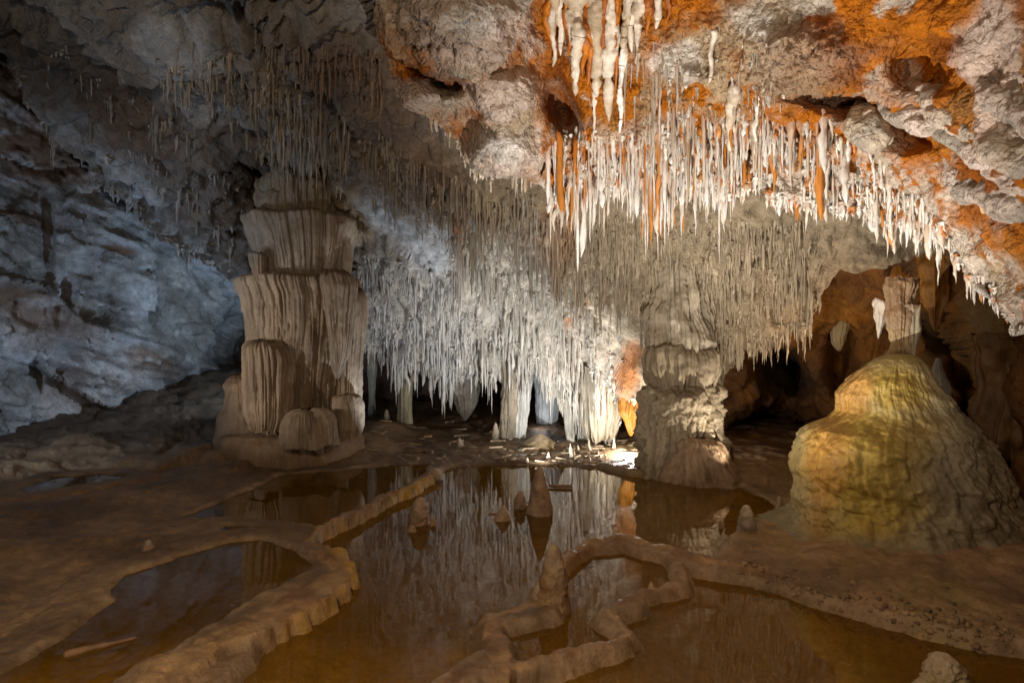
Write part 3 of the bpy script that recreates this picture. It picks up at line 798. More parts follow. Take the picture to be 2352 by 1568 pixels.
bt('front_mound', [(938, 690, 725), (942, 665, 752), (952, 650, 766), (970, 643, 776), (1000, 640, 778), (1022, 640, 778)], 17, d=DC - 0.85, flute=0.03, ffreq=22, nseg=260, nring=70, capw=0.03, fl0=0.28, fz=0.8)
bt('shoulder', [(860, 530, 560), (880, 515, 600), (930, 508, 620), (990, 500, 640), (1020, 495, 650)], 19, d=DC + 0.15, flute=0.01, rough=0.06, base=MUD * 1.0, col2=MUD * 0.75, nring=50)

# --- the second column
DR = 7.45
col2 = root_at('flowstone_column', 1570, 1105, DR, 'stout pale column with knobbly ledges standing right of the bright light spot', 'column')
def ct2(name, prof, seed, d=DR, base=np.array([0.42, 0.35, 0.25]), c2=np.array([0.30, 0.24, 0.16]), **k):
    return turned(name, prof, d, M_FLOW, col2, base, c2, seed=seed, cap=LEDGE * 1.3, ffreq=k.pop('ffreq', 12.0), flute=k.pop('flute', 0.05), rough=k.pop('rough', 0.06), **k)
ct2('upper_drapery', [(560, 1540, 1560), (620, 1522, 1585), (680, 1505, 1605), (740, 1495, 1625), (790, 1492, 1632), (812, 1502, 1624), (825, 1515, 1610)], 31, flute=0.09, nseg=300, nring=110, fz=0.5, ffreq=15, base=np.array([0.46, 0.40, 0.31]), capw=0.01, rough=0.12)
ct2('middle_tier', [(790, 1530, 1590), (796, 1498, 1630), (812, 1488, 1642), (850, 1490, 1640), (885, 1500, 1630), (905, 1510, 1620)], 33, flute=0.09, nseg=300, nring=70, fz=0.7, ffreq=14, rough=0.10, ztilt=0.07, lobes=0.06)
ct2('lower_tier', [(876, 1530, 1600), (884, 1488, 1636), (897, 1478, 1650), (940, 1478, 1646), (1000, 1474, 1654), (1060, 1468, 1664), (1100, 1460, 1680), (1130, 1455, 1690)], 35, flute=0.10, rough=0.11, rfreq=9, nseg=340, nring=160, fz=3.0, ffreq=11, ztilt=0.07, lobes=0.06)
ct2('foot_mound', [(1005, 1590, 1620), (1014, 1568, 1648), (1035, 1552, 1668), (1070, 1545, 1684), (1105, 1525, 1705), (1130, 1515, 1720)], 37, d=DR - 0.40, flute=0.05, rough=0.09, nring=80, fz=1.5, ffreq=10, base=np.array([0.40, 0.28, 0.18]), c2=np.array([0.30, 0.19, 0.11]), capw=0.01, lobes=0.12)
ct2('foot_ledge', [(1082, 1480, 1660), (1092, 1452, 1692), (1102, 1438, 1710), (1130, 1420, 1725)], 39, flute=0.015, rough=0.06, nring=40, base=MUD * 1.8, c2=MUD * 1.3, capw=0.01)

# --- the yellow dome
DD = 5.0
dome = root_at('stalagmite_dome', 2080, 1290, DD, 'big yellow dome stalagmite by the right bank with a short column on top', 'stalagmite')
def dome_glow_tint(P, col, t):
    u = CX + P[..., 0] / P[..., 1] * F; v = CY - (P[..., 2] - EYE) / P[..., 1] * F
    w = 0.5 * fbm(P * 3, 61, 4)
    c = mixc(col, np.array([0.44, 0.31, 0.05]), 0.85 * blobs(u, v, [(2000, 1040, 140, 150, 20), (1990, 1160, 130, 80, 0), (2050, 900, 80, 70)], w, 0.5))  # mild mineral yellow, plus the yellow lamp glow painted into the colour
    c = mixc(c, np.array([0.42, 0.22, 0.05]), 0.8 * blobs(u, v, [(1900, 1080, 50, 130, 10), (1960, 900, 50, 60)], w, 0.5))
    return c
turned('body', [(812, 2040, 2090), (822, 2016, 2108), (834, 1996, 2118), (852, 1974, 2130), (880, 1946, 2148), (905, 1928, 2168), (945, 1926, 2192), (965, 1906, 2206), (985, 1872, 2224), (1020, 1852, 2252), (1080, 1846, 2284), (1120, 1854, 2302), (1160, 1848, 2345), (1190, 1834, 2385), (1208, 1812, 2430), (1222, 1784, 2480), (1236, 1757, 2520), (1300, 1740, 2540)], DD, M_DOME, dome,
       np.array([0.36, 0.31, 0.20]), np.array([0.28, 0.24, 0.16]), flute=0.03, ffreq=9, fz=2.2, rough=0.13, rfreq=2.6, seed=51, nseg=520, nring=340, cap=OLIVE, tint=dome_glow_tint, fine=0.022, lobes=0.08, ztilt=0.0, terrace=0.026, tfreq=4.6, shrink=0.97)
turned('neck', [(640, 2030, 2104), (690, 2034, 2102), (735, 2040, 2096), (775, 2044, 2090), (805, 2044, 2089), (832, 2036, 2096), (850, 2022, 2108)], DD + 0.2, M_FLOW, dome, np.array([0.42, 0.33, 0.20]), np.array([0.30, 0.20, 0.10]), flute=0.05, ffreq=18, rough=0.06, rfreq=6, seed=53, nseg=220, nring=130, cap=BROWN, capw=0.5, lobes=0.12, fz=0.7, shrink=0.86)
turned('hanging_tooth', [(700, 2070, 2112), (740, 2076, 2108), (780, 2084, 2104), (815, 2090, 2100), (842, 2094, 2096)], DD + 0.15, M_FLOW, dome, np.array([0.42, 0.35, 0.24]), flute=0.03, seed=55, nseg=80, nring=40, cap=BROWN, rough=0.05)
turned('hanging_tooth', [(690, 2000, 2050), (735, 2004, 2036), (760, 2010, 2026), (778, 2015, 2018)], DD + 0.35, M_FLOW, dome, np.array([0.5, 0.44, 0.38]), flute=0.03, seed=56, nseg=80, nring=30, cap=BROWN, rough=0.06)

# ------------------------------------------------------------------ smaller columns at the back
def r_child(r):
    return [o for o in C.objects if o.parent == r][0]

def small_col(name, d, parts, label, cat='column', group=None, mat=M_FLOW):
    first = parts[0][1]
    u = (first[-1][1] + first[-1][2]) / 2
    bottom = max(p[1][-1][0] for p in parts)
    r = root_at(name, u, bottom, d, label, cat, group)
    for i, (nm, prof, base, k) in enumerate(parts):
        k = dict(k)
        turned(nm, prof, d + k.pop('dd', 0), mat, r, np.array(base), np.array(base) * 0.7, seed=60 + int(u) % 50 + i, nseg=k.pop('nseg', 110), nring=k.pop('nring', 70), cap=np.array(base) * 0.7,
               flute=k.pop('flute', 0.03), ffreq=k.pop('ffreq', 16), fz=k.pop('fz', 0.4), rough=k.pop('rough', 0.03), **k)
    if len(parts) == 1:      # one plain piece: the mesh itself is the thing
        o = r_child(r)
        o.parent = None; o.location = r.location
        bpy.data.objects.remove(r)
        o.name = name
        return tag(o, label, cat, group, 'thing')
    return r
small_col('flowstone_column', 10.8, [('shaft', [(790, 892, 975), (820, 900, 965), (850, 908, 952), (900, 914, 946), (950, 916, 944), (985, 914, 948), (1000, 910, 952)], (0.46, 0.40, 0.26), {}),
                                     ('crown', [(770, 890, 990), (790, 880, 985), (830, 884, 940), (850, 890, 920), (865, 896, 908)], (0.33, 0.24, 0.14), {'dd': 0.15})],
          'cream trumpet shaped column with a wide crown, second column right of the big column')
small_col('flowstone_column', 11.3, [('shaft', [(740, 832, 895), (780, 838, 882), (830, 844, 868), (900, 847, 862), (985, 846, 863), (1000, 845, 864)], (0.36, 0.34, 0.27), {})],
          'thin grey green column in the gap right beside the big column')
small_col('flowstone_column', 9.9, [('pale_shaft', [(810, 1185, 1235), (850, 1190, 1224), (900, 1188, 1218), (960, 1186, 1210), (1000, 1184, 1206), (1020, 1180, 1210)], (0.62, 0.62, 0.58), {'dd': -0.05}),
                                    ('knobbly_shaft', [(820, 1150, 1210), (860, 1156, 1200), (920, 1152, 1195), (970, 1150, 1192), (1005, 1146, 1190), (1025, 1142, 1196)], (0.34, 0.28, 0.20), {'fz': 2.0, 'rough': 0.06})],
          'thick double column, one side knobbly brown and one side smooth white')
small_col('flowstone_column', 9.6, [('shaft', [(830, 1275, 1345), (870, 1285, 1338), (920, 1292, 1328), (970, 1298, 1322), (1005, 1301, 1319), (1025, 1298, 1322)], (0.58, 0.55, 0.47), {})],
          'white tapered column narrowing to a thin foot right of the double column')
small_col('drapery', 10.9, [('panel', [(800, 1215, 1300), (860, 1222, 1292), (885, 1230, 1288), (890, 1232, 1286), (930, 1234, 1282), (968, 1236, 1278), (974, 1240, 1274)], (0.60, 0.62, 0.64), {'flute': 0.05})],
          'bluish white cracked drapery hanging behind the white columns', 'drapery')
small_col('drapery', 9.7, [('panel', [(780, 1210, 1245), (820, 1214, 1240), (850, 1216, 1228), (862, 1218, 1224)], (0.60, 0.58, 0.53), {})],
          'short white drapery tongue beside the top of the double column', 'drapery')
small_col('drapery', 9.9, [('panel', [(780, 1232, 1270), (830, 1238, 1262), (870, 1242, 1258), (885, 1247, 1252)], (0.50, 0.50, 0.45), {})],
          'grey drapery tongue in the arch between the two white columns', 'drapery')
small_col('drapery', 10.6, [('panel', [(800, 1020, 1120), (850, 1030, 1105), (900, 1038, 1098), (940, 1052, 1085), (960, 1062, 1074), (966, 1066, 1070)], (0.20, 0.17, 0.13), {'rough': 0.10, 'flute': 0.05})],
          'bulky dark grey rock pendant hanging over the strewn floor', 'drapery')
small_col('drapery', 8.9, [('panel', [(740, 1400, 1490), (800, 1424, 1484), (860, 1432, 1482), (910, 1428, 1474), (950, 1424, 1466), (960, 1432, 1460), (990, 1442, 1456), (1002, 1447, 1451)], (0.36, 0.145, 0.012), {'flute': 0.05, 'rough': 0.06})],
          'bright orange flowstone drapery hanging against the stout pale column', 'drapery')
small_col('drapery', 9.3, [('panel', [(840, 1325, 1425), (900, 1332, 1424), (960, 1338, 1420), (1000, 1345, 1412), (1012, 1352, 1404)], (0.44, 0.38, 0.28), {'flute': 0.07, 'nseg': 200})],
          'ribbed tan curtain almost touching the floor left of the orange drapery', 'drapery')
small_col('drapery', 9.2, [('panel', [(500, 1990, 2040), (600, 1960, 2045), (700, 1970, 2035), (740, 1990, 2020), (765, 2000, 2012)], (0.33, 0.15, 0.03), {'flute': 0.06, 'rough': 0.08})],
          'long brown drapery hanging above and left of the dome', 'drapery')
small_col('drapery', 8.0, [('panel', [(480, 2050, 2090), (560, 2044, 2084), (640, 2048, 2080), (690, 2052, 2078), (730, 2056, 2072)], (0.36, 0.15, 0.02), {'flute': 0.05, 'rough': 0.06})],
          'narrow orange brown drapery directly above the neck of the dome', 'drapery')
small_col('drapery', 7.0, [('panel', [(540, 2110, 2200), (620, 2120, 2190), (680, 2128, 2180), (740, 2140, 2160), (760, 2146, 2152)], (0.32, 0.14, 0.02), {'flute': 0.06, 'rough': 0.08})],
          'brown drapery hanging above the right shoulder of the dome', 'drapery')
small_col('drapery', 5.6, [('panel', [(760, 2250, 2400), (900, 2270, 2390), (1020, 2240, 2400), (1150, 2240, 2420), (1260, 2250, 2440)], (0.20, 0.11, 0.04), {'flute': 0.10, 'rough': 0.12, 'ffreq': 6, 'nseg': 220})],
          'dark ribbed brown curtain of rock at the right edge behind the dome', 'drapery')
small_col('stalagmite', 6.6, [('body', [(820, 2150, 2160), (850, 2142, 2166), (890, 2128, 2180), (950, 2110, 2200), (1050, 2090, 2240), (1150, 2070, 2270)], (0.36, 0.34, 0.30), {})],
          'slim grey stalagmite standing behind the right shoulder of the dome', 'stalagmite')
small_col('stalactite', 9.0, [('body', [(700, 1915, 1960), (745, 1908, 1952), (780, 1912, 1940), (800, 1922, 1934), (806, 1926, 1930)], (0.36, 0.30, 0.18), {})],
          'fat blunt tan stalactite before the dark hollow left of the dome', 'stalactite')

# ------------------------------------------------------------------ ribs and drapes of the near ceiling
def tube(name, pts, radii, mat, base, c2, label, cat, group=None, nseg=48, nr=150, rough=0.25, seed=1, flat=1.0):
    """a swollen rib of flowstone along a line of 3-D points"""
    a = np.array(pts, float); ra = np.array(radii, float)
    t = np.linspace(0, 1, len(a)); s = np.linspace(0, 1, nr)
    c = np.stack([np.interp(s, t, a[:, k]) for k in range(3)], -1); r = np.interp(s, t, ra)
    k = np.ones(9) / 9
    cs = np.stack([np.convolve(np.pad(c[:, i], 4, 'edge'), k, 'valid') for i in range(3)], -1)
    r = np.convolve(np.pad(r, 4, 'edge'), k, 'valid')
    r = r * np.sqrt(np.clip(np.minimum(s, 1 - s) * 14, 0.02, 1))
    tg = np.gradient(cs, axis=0); tg /= np.linalg.norm(tg, axis=1, keepdims=True) + 1e-9
    up = np.array([0, 0.6, -0.8]) if abs(tg[:, 2]).mean() < 0.8 else np.array([1.0, 0, 0])
    x = np.cross(tg, up); x /= np.linalg.norm(x, axis=1, keepdims=True) + 1e-9
    y = np.cross(x, tg)
    th = np.linspace(0, 2 * math.pi, nseg, endpoint=False)
    D = x[:, None] * np.cos(th)[None, :, None] + y[:, None] * np.sin(th)[None, :, None] * flat
    P = cs[:, None] + D * r[:, None, None]
    dn = 1 + 1.8 * rough * fbm(P * 3.1, seed, 5, 0.6) + 0.9 * rough * (billow(P * 7.3, seed + 4) - 0.6) + 0.25 * rough * fbm(P * 30, seed + 6, 2)
    P = cs[:, None] + D * (r[:, None] * dn)[..., None]
    col = mixc(np.array(base), np.array(c2), sstep(-0.2, 0.35, fbm(P * 5, seed + 9, 4)))
    org = P.reshape(-1, 3).mean(0)
    me = mesh_from(name, P.reshape(-1, 3) - org, [grid_faces(nr, nseg, True)], col.reshape(-1, 3), mat)
    return tag(link(name, me, loc=org), label, cat, group)

def Bp(u, v, off=-0.03):
    p, _ = B.at(u, v)
    v3 = p - np.array([0, 0, EYE])
    return p + v3 / np.linalg.norm(v3) * off
def rib(pts, radpx, label, base=PINK, c2=CREAM * 0.6, off=0.02, seed=1, **k):
    P = [Bp(u, v, off) for u, v in pts]
    R_ = [r / F * p[1] for r, p in zip(radpx, P)]
    return tube('flowstone_rib', P, R_, M_CORAL, base, c2, label, 'flowstone', 'flowstone ribs on the upper right ceiling', seed=seed, rough=k.pop('rough', 0.38), **k)
rib([(2118, 165), (2140, 205), (2180, 245), (2250, 285), (2330, 340), (2420, 390)], [6, 20, 27, 26, 30, 30], 'smooth pinkish rib curving down to the right edge, uppermost of the ribs', base=np.array([0.6, 0.5, 0.4]), seed=71)
rib([(2040, 212), (2090, 230), (2160, 265), (2230, 310), (2300, 360), (2400, 430)], [5, 18, 30, 22, 32, 36], 'long knobbly whitish rib crossing the orange rock below the uppermost rib', seed=72)
rib([(1975, 240), (2005, 265), (2035, 300), (2040, 335)], [14, 38, 30, 4], 'stubby cream knob with a pointed tip hanging left of the ribs', base=np.array([0.62, 0.52, 0.40]), seed=73)
rib([(2165, 350), (2210, 385), (2260, 415), (2310, 430), (2420, 480)], [5, 24, 36, 30, 38], 'broad speckled rib with a single tooth hanging under it', seed=74)
rib([(2190, 560), (2215, 600), (2260, 650), (2310, 700), (2360, 745)], [4, 7, 8, 7, 3], 'thin white ragged rib on the lowest edge of the ceiling at the right', base=WHITE * 0.9, c2=CREAM, seed=75, off=-0.01, rough=0.8)
rib([(2250, 180), (2300, 215), (2352, 240), (2450, 290)], [6, 30, 44, 50], 'thick lumpy rib in the corner at the upper right', seed=77)
p0 = Bp(2285, 425, -0.05)
tube('stalactite', [p0, p0 + np.array([0.01, 0, -0.06]), p0 + np.array([0.012, 0, -0.13])], [0.035, 0.022, 0.008], M_STAL, (0.62, 0.5, 0.34), (0.5, 0.3, 0.12),
     'single stubby tooth hanging from the broad speckled rib', 'stalactite', nr=30)

# long vertical drapes at the top, right of the boulders
drapes = [(1268, -60, 150, 11, 'cream'), (1322, -80, 215, 20, 'cream'), (1352, -60, 190, 9, 'orange'), (1372, -80, 300, 14, 'cream'), (1405, -60, 270, 15, 'cream'), (1388, -40, 150, 7, 'orange'), (1442, -60, 150, 12, 'cream'),
          (1432, 60, 300, 8, 'white'), (1470, -50, 130, 13, 'cream'), (1300, -60, 120, 8, 'orange'), (1690, 180, 345, 10, 'cream'), (1640, 60, 180, 6, 'cream'), (1745, 200, 330, 8, 'white')]
extra = [(1282, -60, 120, 10), (1340, -60, 170, 11), (1362, -60, 120, 9), (1420, -60, 190, 10), (1456, -60, 110, 9), (1492, -60, 80, 12), (1514, -60, 60, 8), (1255, -60, 90, 9), (1312, -60, 160, 9), (1540, -60, 50, 9)]
drapes += [(u, a, b, r, 'orange' if i % 2 else 'cream') for i, (u, a, b, r) in enumerate(extra)]
dl = ['slim cream drape nearest the boulders', 'widest cream drape at the top', 'rusty narrow drape beside the widest cream drape', 'longest cream drape running down into the white fringe',
      'second long cream drape ending above the white fringe', 'thin rusty strip between the two long cream drapes', 'short cream drape right of the long ones', 'white pointed drape hanging lower than its neighbours',
      'cream drape furthest right in the row at the top', 'narrow rusty drape left of the widest drape', 'long tan drape alone in the middle of the ceiling', 'very thin cream drape hanging high on the ceiling', 'white drape just above the fringe right of the long tan drape']
dl += ['narrow rusty drape squeezed between the long cream drapes at the top' if i % 2 else 'short cream drape squeezed between the long drapes at the top' for i in range(len(extra))]
for i, ((u, v0, v1, rp, cn), lb) in enumerate(zip(drapes, dl)):
    n = 7
    Q = [Bp(u + 4 * math.sin(1.7 * k + u), v0 + (v1 - v0) * k / (n - 1), -0.025) for k in range(n)]
    # drapes hang plumb: blend towards a vertical line
    Q = [np.array([Q[0][0] * 0.25 + q[0] * 0.75, q[1] - 0.03, q[2]]) for q in Q]
    rr = [rp * f_ / F * Q[0][1] for f_ in (1.0, 1.05, 1.0, 0.95, 0.8, 0.55, 0.2)]
    b_, c_ = {'cream': (CREAM, TAN), 'orange': (ORANGE, DKORANGE), 'white': (WHITE, CREAM)}[cn]
    tube('drapery', Q, rr, M_STAL, b_, c_, lb, 'drapery', 'long drapes hanging at the top of the ceiling', nr=110, nseg=32, rough=0.75, seed=80 + i)

# ------------------------------------------------------------------ stalactites
rng = np.random.default_rng(7)
NS, NR = 8, 10
def one(g, kind, x0=0.0, y0=0.0, w=1.0, L=1.0):
    t = np.linspace(0, 1, NR)
    if kind == 'straw': r = 1 - 0.35 * t
    elif kind == 'cone': r = (1 - t) ** 0.8 * 0.95 + 0.06
    elif kind == 'stub': r = 1.1 - 0.5 * t ** 3
    elif kind == 'knobby': r = (1 - 0.75 * t) * (1 + 0.35 * np.sin(t * 17 + g.uniform(0, 6)))
    else: r = 0.75 * (1 - t) ** 3 + 0.62 * (1 - 0.6 * t ** 2)
    r = np.maximum(0.08, r * (1 + 0.18 * g.normal(size=NR))); r[-1] = 0.05; r[-2] *= 0.7
    if kind == 'stub': r[-2] *= 1.3
    r[0] *= 0.45; r[1] *= 1.05
    th = np.linspace(0, 2 * math.pi, NS, endpoint=False)
    k = 0.34 if kind in ('bent', 'knobby') else 0.13
    bx = np.cumsum(g.normal(size=NR)) * k; by = np.cumsum(g.normal(size=NR)) * k
    V = np.stack([x0 + w * (bx[:, None] + np.cos(th)[None] * r[:, None] * (1 + 0.22 * g.normal(size=(NR, NS)))),
                  y0 + w * (by[:, None] + np.sin(th)[None] * r[:, None] * (1 + 0.22 * g.normal(size=(NR, NS)))), np.repeat(-t[:, None] * L, NS, 1)], -1)
    return V.reshape(-1, 3)
ICF1 = grid_faces(NR, NS, True)
def template(i):
    g = np.random.default_rng(100 + i)
    kind = ['straw', 'cone', 'flare', 'bent', 'knobby', 'twin', 'curtain', 'cone', 'stub', 'flare'][i % 10]
    if kind == 'twin': subs = [one(g, 'flare'), one(g, 'cone', 0.9, 0.2, 0.8, g.uniform(0.45, 0.8))]
    elif kind == 'curtain':
        subs = [one(g, g.choice(['flare', 'cone', 'stub']), -1.9 + 1.25 * q, 0.25 * g.normal(), g.uniform(0.7, 1.1), 1.0 if q == 1 else g.uniform(0.35, 0.85)) for q in range(4)]
    else: subs = [one(g, kind)]
    V = np.concatenate(subs)
    Fc = np.concatenate([ICF1 + q * NR * NS for q in range(len(subs))])
    return V, Fc
TPL = [template(i) for i in range(20)]
TEMPL = [a for a, b in TPL]; ICF = [b for a, b in TPL]

def sample(sheet, poly, n, lenpx, widpx, colf, edge=False, seed=0, dip=0.02):
    """hanging positions inside a polygon of the picture, on the sheet's own surface"""
    g = np.random.default_rng(seed)
    a = np.array(poly, float)
    lo, hi = a.min(0), a.max(0)
    out = []
    while len(out) < n:
        u = g.uniform(lo[0], hi[0]); v = g.uniform(lo[1], hi[1])
        if edge:
            v = sheet.bot(np.array([u]))[0] - g.uniform(0, 12)
        else:
            ins = False
            for (x1, y1), (x2, y2) in zip(a, np.roll(a, -1, 0)):
                if (y1 > v) != (y2 > v) and u < (x2 - x1) * (v - y1) / (y2 - y1) + x1: ins = not ins
            if not ins: continue
        p, c = sheet.at(u, v)
        # bunching: keep dense where low-frequency noise is high
        if sheet is not B and fbm(p[None] * np.array([[2.6, 2.6, 1.4]]), 900, 3)[0] < g.uniform(-0.5, 0.30): continue
        s = p[1] / F
        L = g.uniform(*lenpx) * (0.35 + 1.25 * g.random() ** 2.2) * s
        w = g.uniform(*widpx) * 0.5 * s * (0.75 + 0.8 * g.random() ** 2)
        q = p + np.array([0, 0.012, dip + 0.10 * L + 0.5 * w])
        L *= np.clip(0.95 + 1.1 * fbm(p[None] * np.array([[2.0, 2.0, 1.5]]), 950, 2)[0], 0.4, 1.7)
        out.append(dict(p=q, L=L * 1.12 + w, w=w, c=colf(g, c), k=int(g.integers(len(TEMPL))), u=u, v=v, px=L / s * w / s))
    return out

def near_white(g, c):
    t = g.random()
    if t < 0.66: return WHITE * g.uniform(0.8, 1.05) * np.array([1, 0.98, 0.95])
    if t < 0.86: return CREAM * g.uniform(0.8, 1.05)
    return ORANGE * g.uniform(0.8, 1.3) + 0.05
def creamy(g, c):
    t = g.random()
    if t < 0.7: return CREAM * g.uniform(0.65, 1.05)
    if t < 0.85: return WHITE * g.uniform(0.7, 1.0)
    return TAN
def greyish(g, c): return c * 0.5 + 0.5 * np.array([0.47, 0.40, 0.30]) * g.uniform(0.6, 1.4)
def palec(g, c): return c * 0.35 + 0.65 * np.array([0.58, 0.55, 0.49]) * g.uniform(0.6, 1.2)
def bluish(g, c): return c * 0.4 + 0.6 * np.array([0.44, 0.45, 0.45]) * g.uniform(0.6, 1.3)

fringe = []
fringe += sample(B, [(1255, 300), (1500, 300), (1500, 440), (1255, 440)], 150, (40, 110), (7, 13), near_white, seed=1)
fringe += sample(B, [(1480, 240), (1780, 240), (1780, 440), (1480, 440)], 190, (40, 105), (6, 13), near_white, seed=2)
fringe += sample(B, [(1760, 290), (1900, 250), (2060, 400), (2060, 510), (1760, 460)], 170, (40, 110), (7, 15), near_white, seed=3)
fringe += sample(B, [(1960, 400), (2100, 420), (2210, 500), (2210, 560), (1960, 500)], 90, (30, 70), (6, 12), near_white, seed=4)
fringe += sample(B, [(1255, 0), (2190, 0), (2190, 1), (1255, 1)], 190, (40, 95), (7, 14), near_white, edge=True, seed=5)
upper = sample(B, [(1440, 100), (1800, 60), (1800, 300), (1440, 320)], 120, (25, 110), (4, 9), creamy, seed=6)
lowright = sample(B, [(2200, 0), (2400, 0), (2400, 1), (2200, 1)], 90, (10, 36), (5, 11), near_white, edge=True, seed=8)
left_edge = sample(B, [(895, 0), (1250, 0), (1250, 1), (895, 1)], 40, (14, 40), (5, 9), creamy, edge=True, seed=9)

big_ones = sorted(fringe + upper + lowright + left_edge, key=lambda s: -s['px'])
solo, rest = big_ones[:300], big_ones[300:]
MATS = {}
def mesh_for(k, c, nm):
    """shared meshes: one per shape and quantised tone"""
    tone = 'white' if c[0] > 0.63 else ('cream' if c[2] > 0.25 else ('tan' if c[2] > 0.12 else 'orange'))
    key = (k, tone)
    if key not in MATS:
        tipc = {'white': WHITE, 'cream': CREAM, 'tan': TAN * 1.1, 'orange': np.array([0.55, 0.22, 0.04])}[tone]
        g = np.random.default_rng(k)
        rootc = tipc * 0.45 + 0.55 * (ORANGE if g.random() < 0.65 else CREAM)
        col = mixc(rootc[None], tipc[None], np.clip(-TEMPL[k][:, 2] * 1.6, 0, 1))
        MATS[key] = mesh_from('stalactite', TEMPL[k], ICF[k], col, M_STAL)
    return MATS[key], tone
for s in solo:
    me, tone = mesh_for(s['k'], s['c'], 'stalactite')
    o = link('stalactite', me, loc=s['p'])
    o.scale = (s['w'], s['w'], s['L'])
    o.rotation_euler = (0, 0, rng.uniform(0, 6.28))
    if s['v'] < 300 and s['u'] < 1800 and s['u'] > 1430: z_ = ('on the upper ceiling above the fringe', 'upper')
    elif s['u'] > 2195: z_ = ('on the lowest rim at the right edge', 'right rim')
    elif s['u'] < 1252: z_ = ('under the jagged boulders of the ceiling', 'boulder')
    elif s['u'] < 1480: z_ = ('in the left third of the bright hanging fringe', 'left fringe')
    elif s['u'] < 1780: z_ = ('in the middle of the bright hanging fringe', 'middle fringe')
    else: z_ = ('in the right third of the bright hanging fringe', 'right fringe')
    tn = {'white': 'white', 'cream': 'cream', 'tan': 'tan', 'orange': 'rusty orange'}[tone]
    tag(o, f'{tn} stalactite hanging {z_[0]}', 'stalactite', f'{tn} stalactites of the {z_[1]}')

def bulk(name, lst, label, jit=0.0):
    V, Fc, Cc = [], [], []
    n0 = 0
    for i, s in enumerate(lst):
        a = rng.uniform(0, 6.28)
        T = TEMPL[s['k']]
        x = T[:, 0] * math.cos(a) - T[:, 1] * math.sin(a); y = T[:, 0] * math.sin(a) + T[:, 1] * math.cos(a)
        V.append(np.stack([x * s['w'], y * s['w'], T[:, 2] * s['L']], -1) + s['p'])
        Fc.append(ICF[s['k']] + n0); n0 += len(T)
        Cc.append(np.repeat(s['c'][None], len(T), 0))
    me = mesh_from(name, np.concatenate(V), np.concatenate(Fc), np.concatenate(Cc), M_STAL)
    return tag(link(name, me), label, 'stalactites', kind='stuff')
small = list(rest)
small += sample(B, [(1255, 300), (1780, 280), (2060, 400), (2190, 540), (1760, 440), (1255, 440)], 420, (22, 60), (4, 9), near_white, seed=31)
small += sample(B, [(1500, 60), (1800, 40), (1810, 230), (1560, 260)], 160, (10, 40), (3, 7), creamy, seed=32)
# the far ceiling is bristling with thin ones
small += sample(A, [(1030, 420), (1260, 430), (1300, 560), (1180, 640), (1040, 600)], 420, (20, 70), (4, 8), palec, seed=11)
small += sample(A, [(1250, 480), (1850, 490), (1850, 640), (1600, 700), (1300, 640)], 1500, (18, 64), (3.5, 8), greyish, seed=12)
small += sample(A, [(1040, 600), (1300, 600), (1420, 760), (1340, 880), (1150, 850), (1060, 800)], 900, (20, 60), (4, 8), palec, seed=13)
small += sample(A, [(840, 560), (1060, 590), (1120, 830), (960, 820), (850, 760)], 700, (18, 52), (4, 8), bluish, seed=14)
small += sample(A, [(1300, 800), (1440, 820), (1430, 990), (1350, 990)], 220, (20, 60), (5, 10), palec, seed=15)
small += sample(A, [(1480, 640), (1860, 600), (1850, 740), (1660, 860), (1500, 880)], 900, (18, 56), (4, 8), greyish, seed=16)
small += sample(A, [(850, 240), (1080, 390), (1240, 430), (1060, 560), (880, 440)], 420, (20, 70), (4, 8), greyish, seed=17)
small += sample(A, [(360, 40), (640, 80), (840, 300), (820, 440), (640, 330), (400, 160)], 520, (18, 60), (4, 8), greyish, seed=18)
small += sample(A, [(590, 200), (820, 200), (830, 330), (590, 335)], 170, (25, 70), (5, 9), greyish, seed=33)
small += sample(A, [(560, 0), (880, 0), (900, 200), (760, 150)], 160, (20, 60), (4, 7), lambda g, c: c * 1.2, seed=19)
small += sample(A, [(840, 0), (1470, 0), (1470, 1), (840, 1)], 260, (14, 46), (5, 10), palec, edge=True, seed=20)
small += sample(A, [(60, 0), (560, 0), (560, 1), (60, 1)], 120, (10, 34), (5, 9), bluish, edge=True, seed=21)
small += sample(A, [(60, 80), (300, 60), (560, 360), (540, 600), (300, 420)], 160, (14, 44), (5, 9), bluish, seed=22)
small += sample(A, [(1600, 0), (1880, 0), (1880, 1), (1600, 1)], 70, (10, 30), (5, 9), greyish, edge=True, seed=23)
bulk('small_stalactites', small, 'countless thin small stalactites bristling over the cave ceiling')

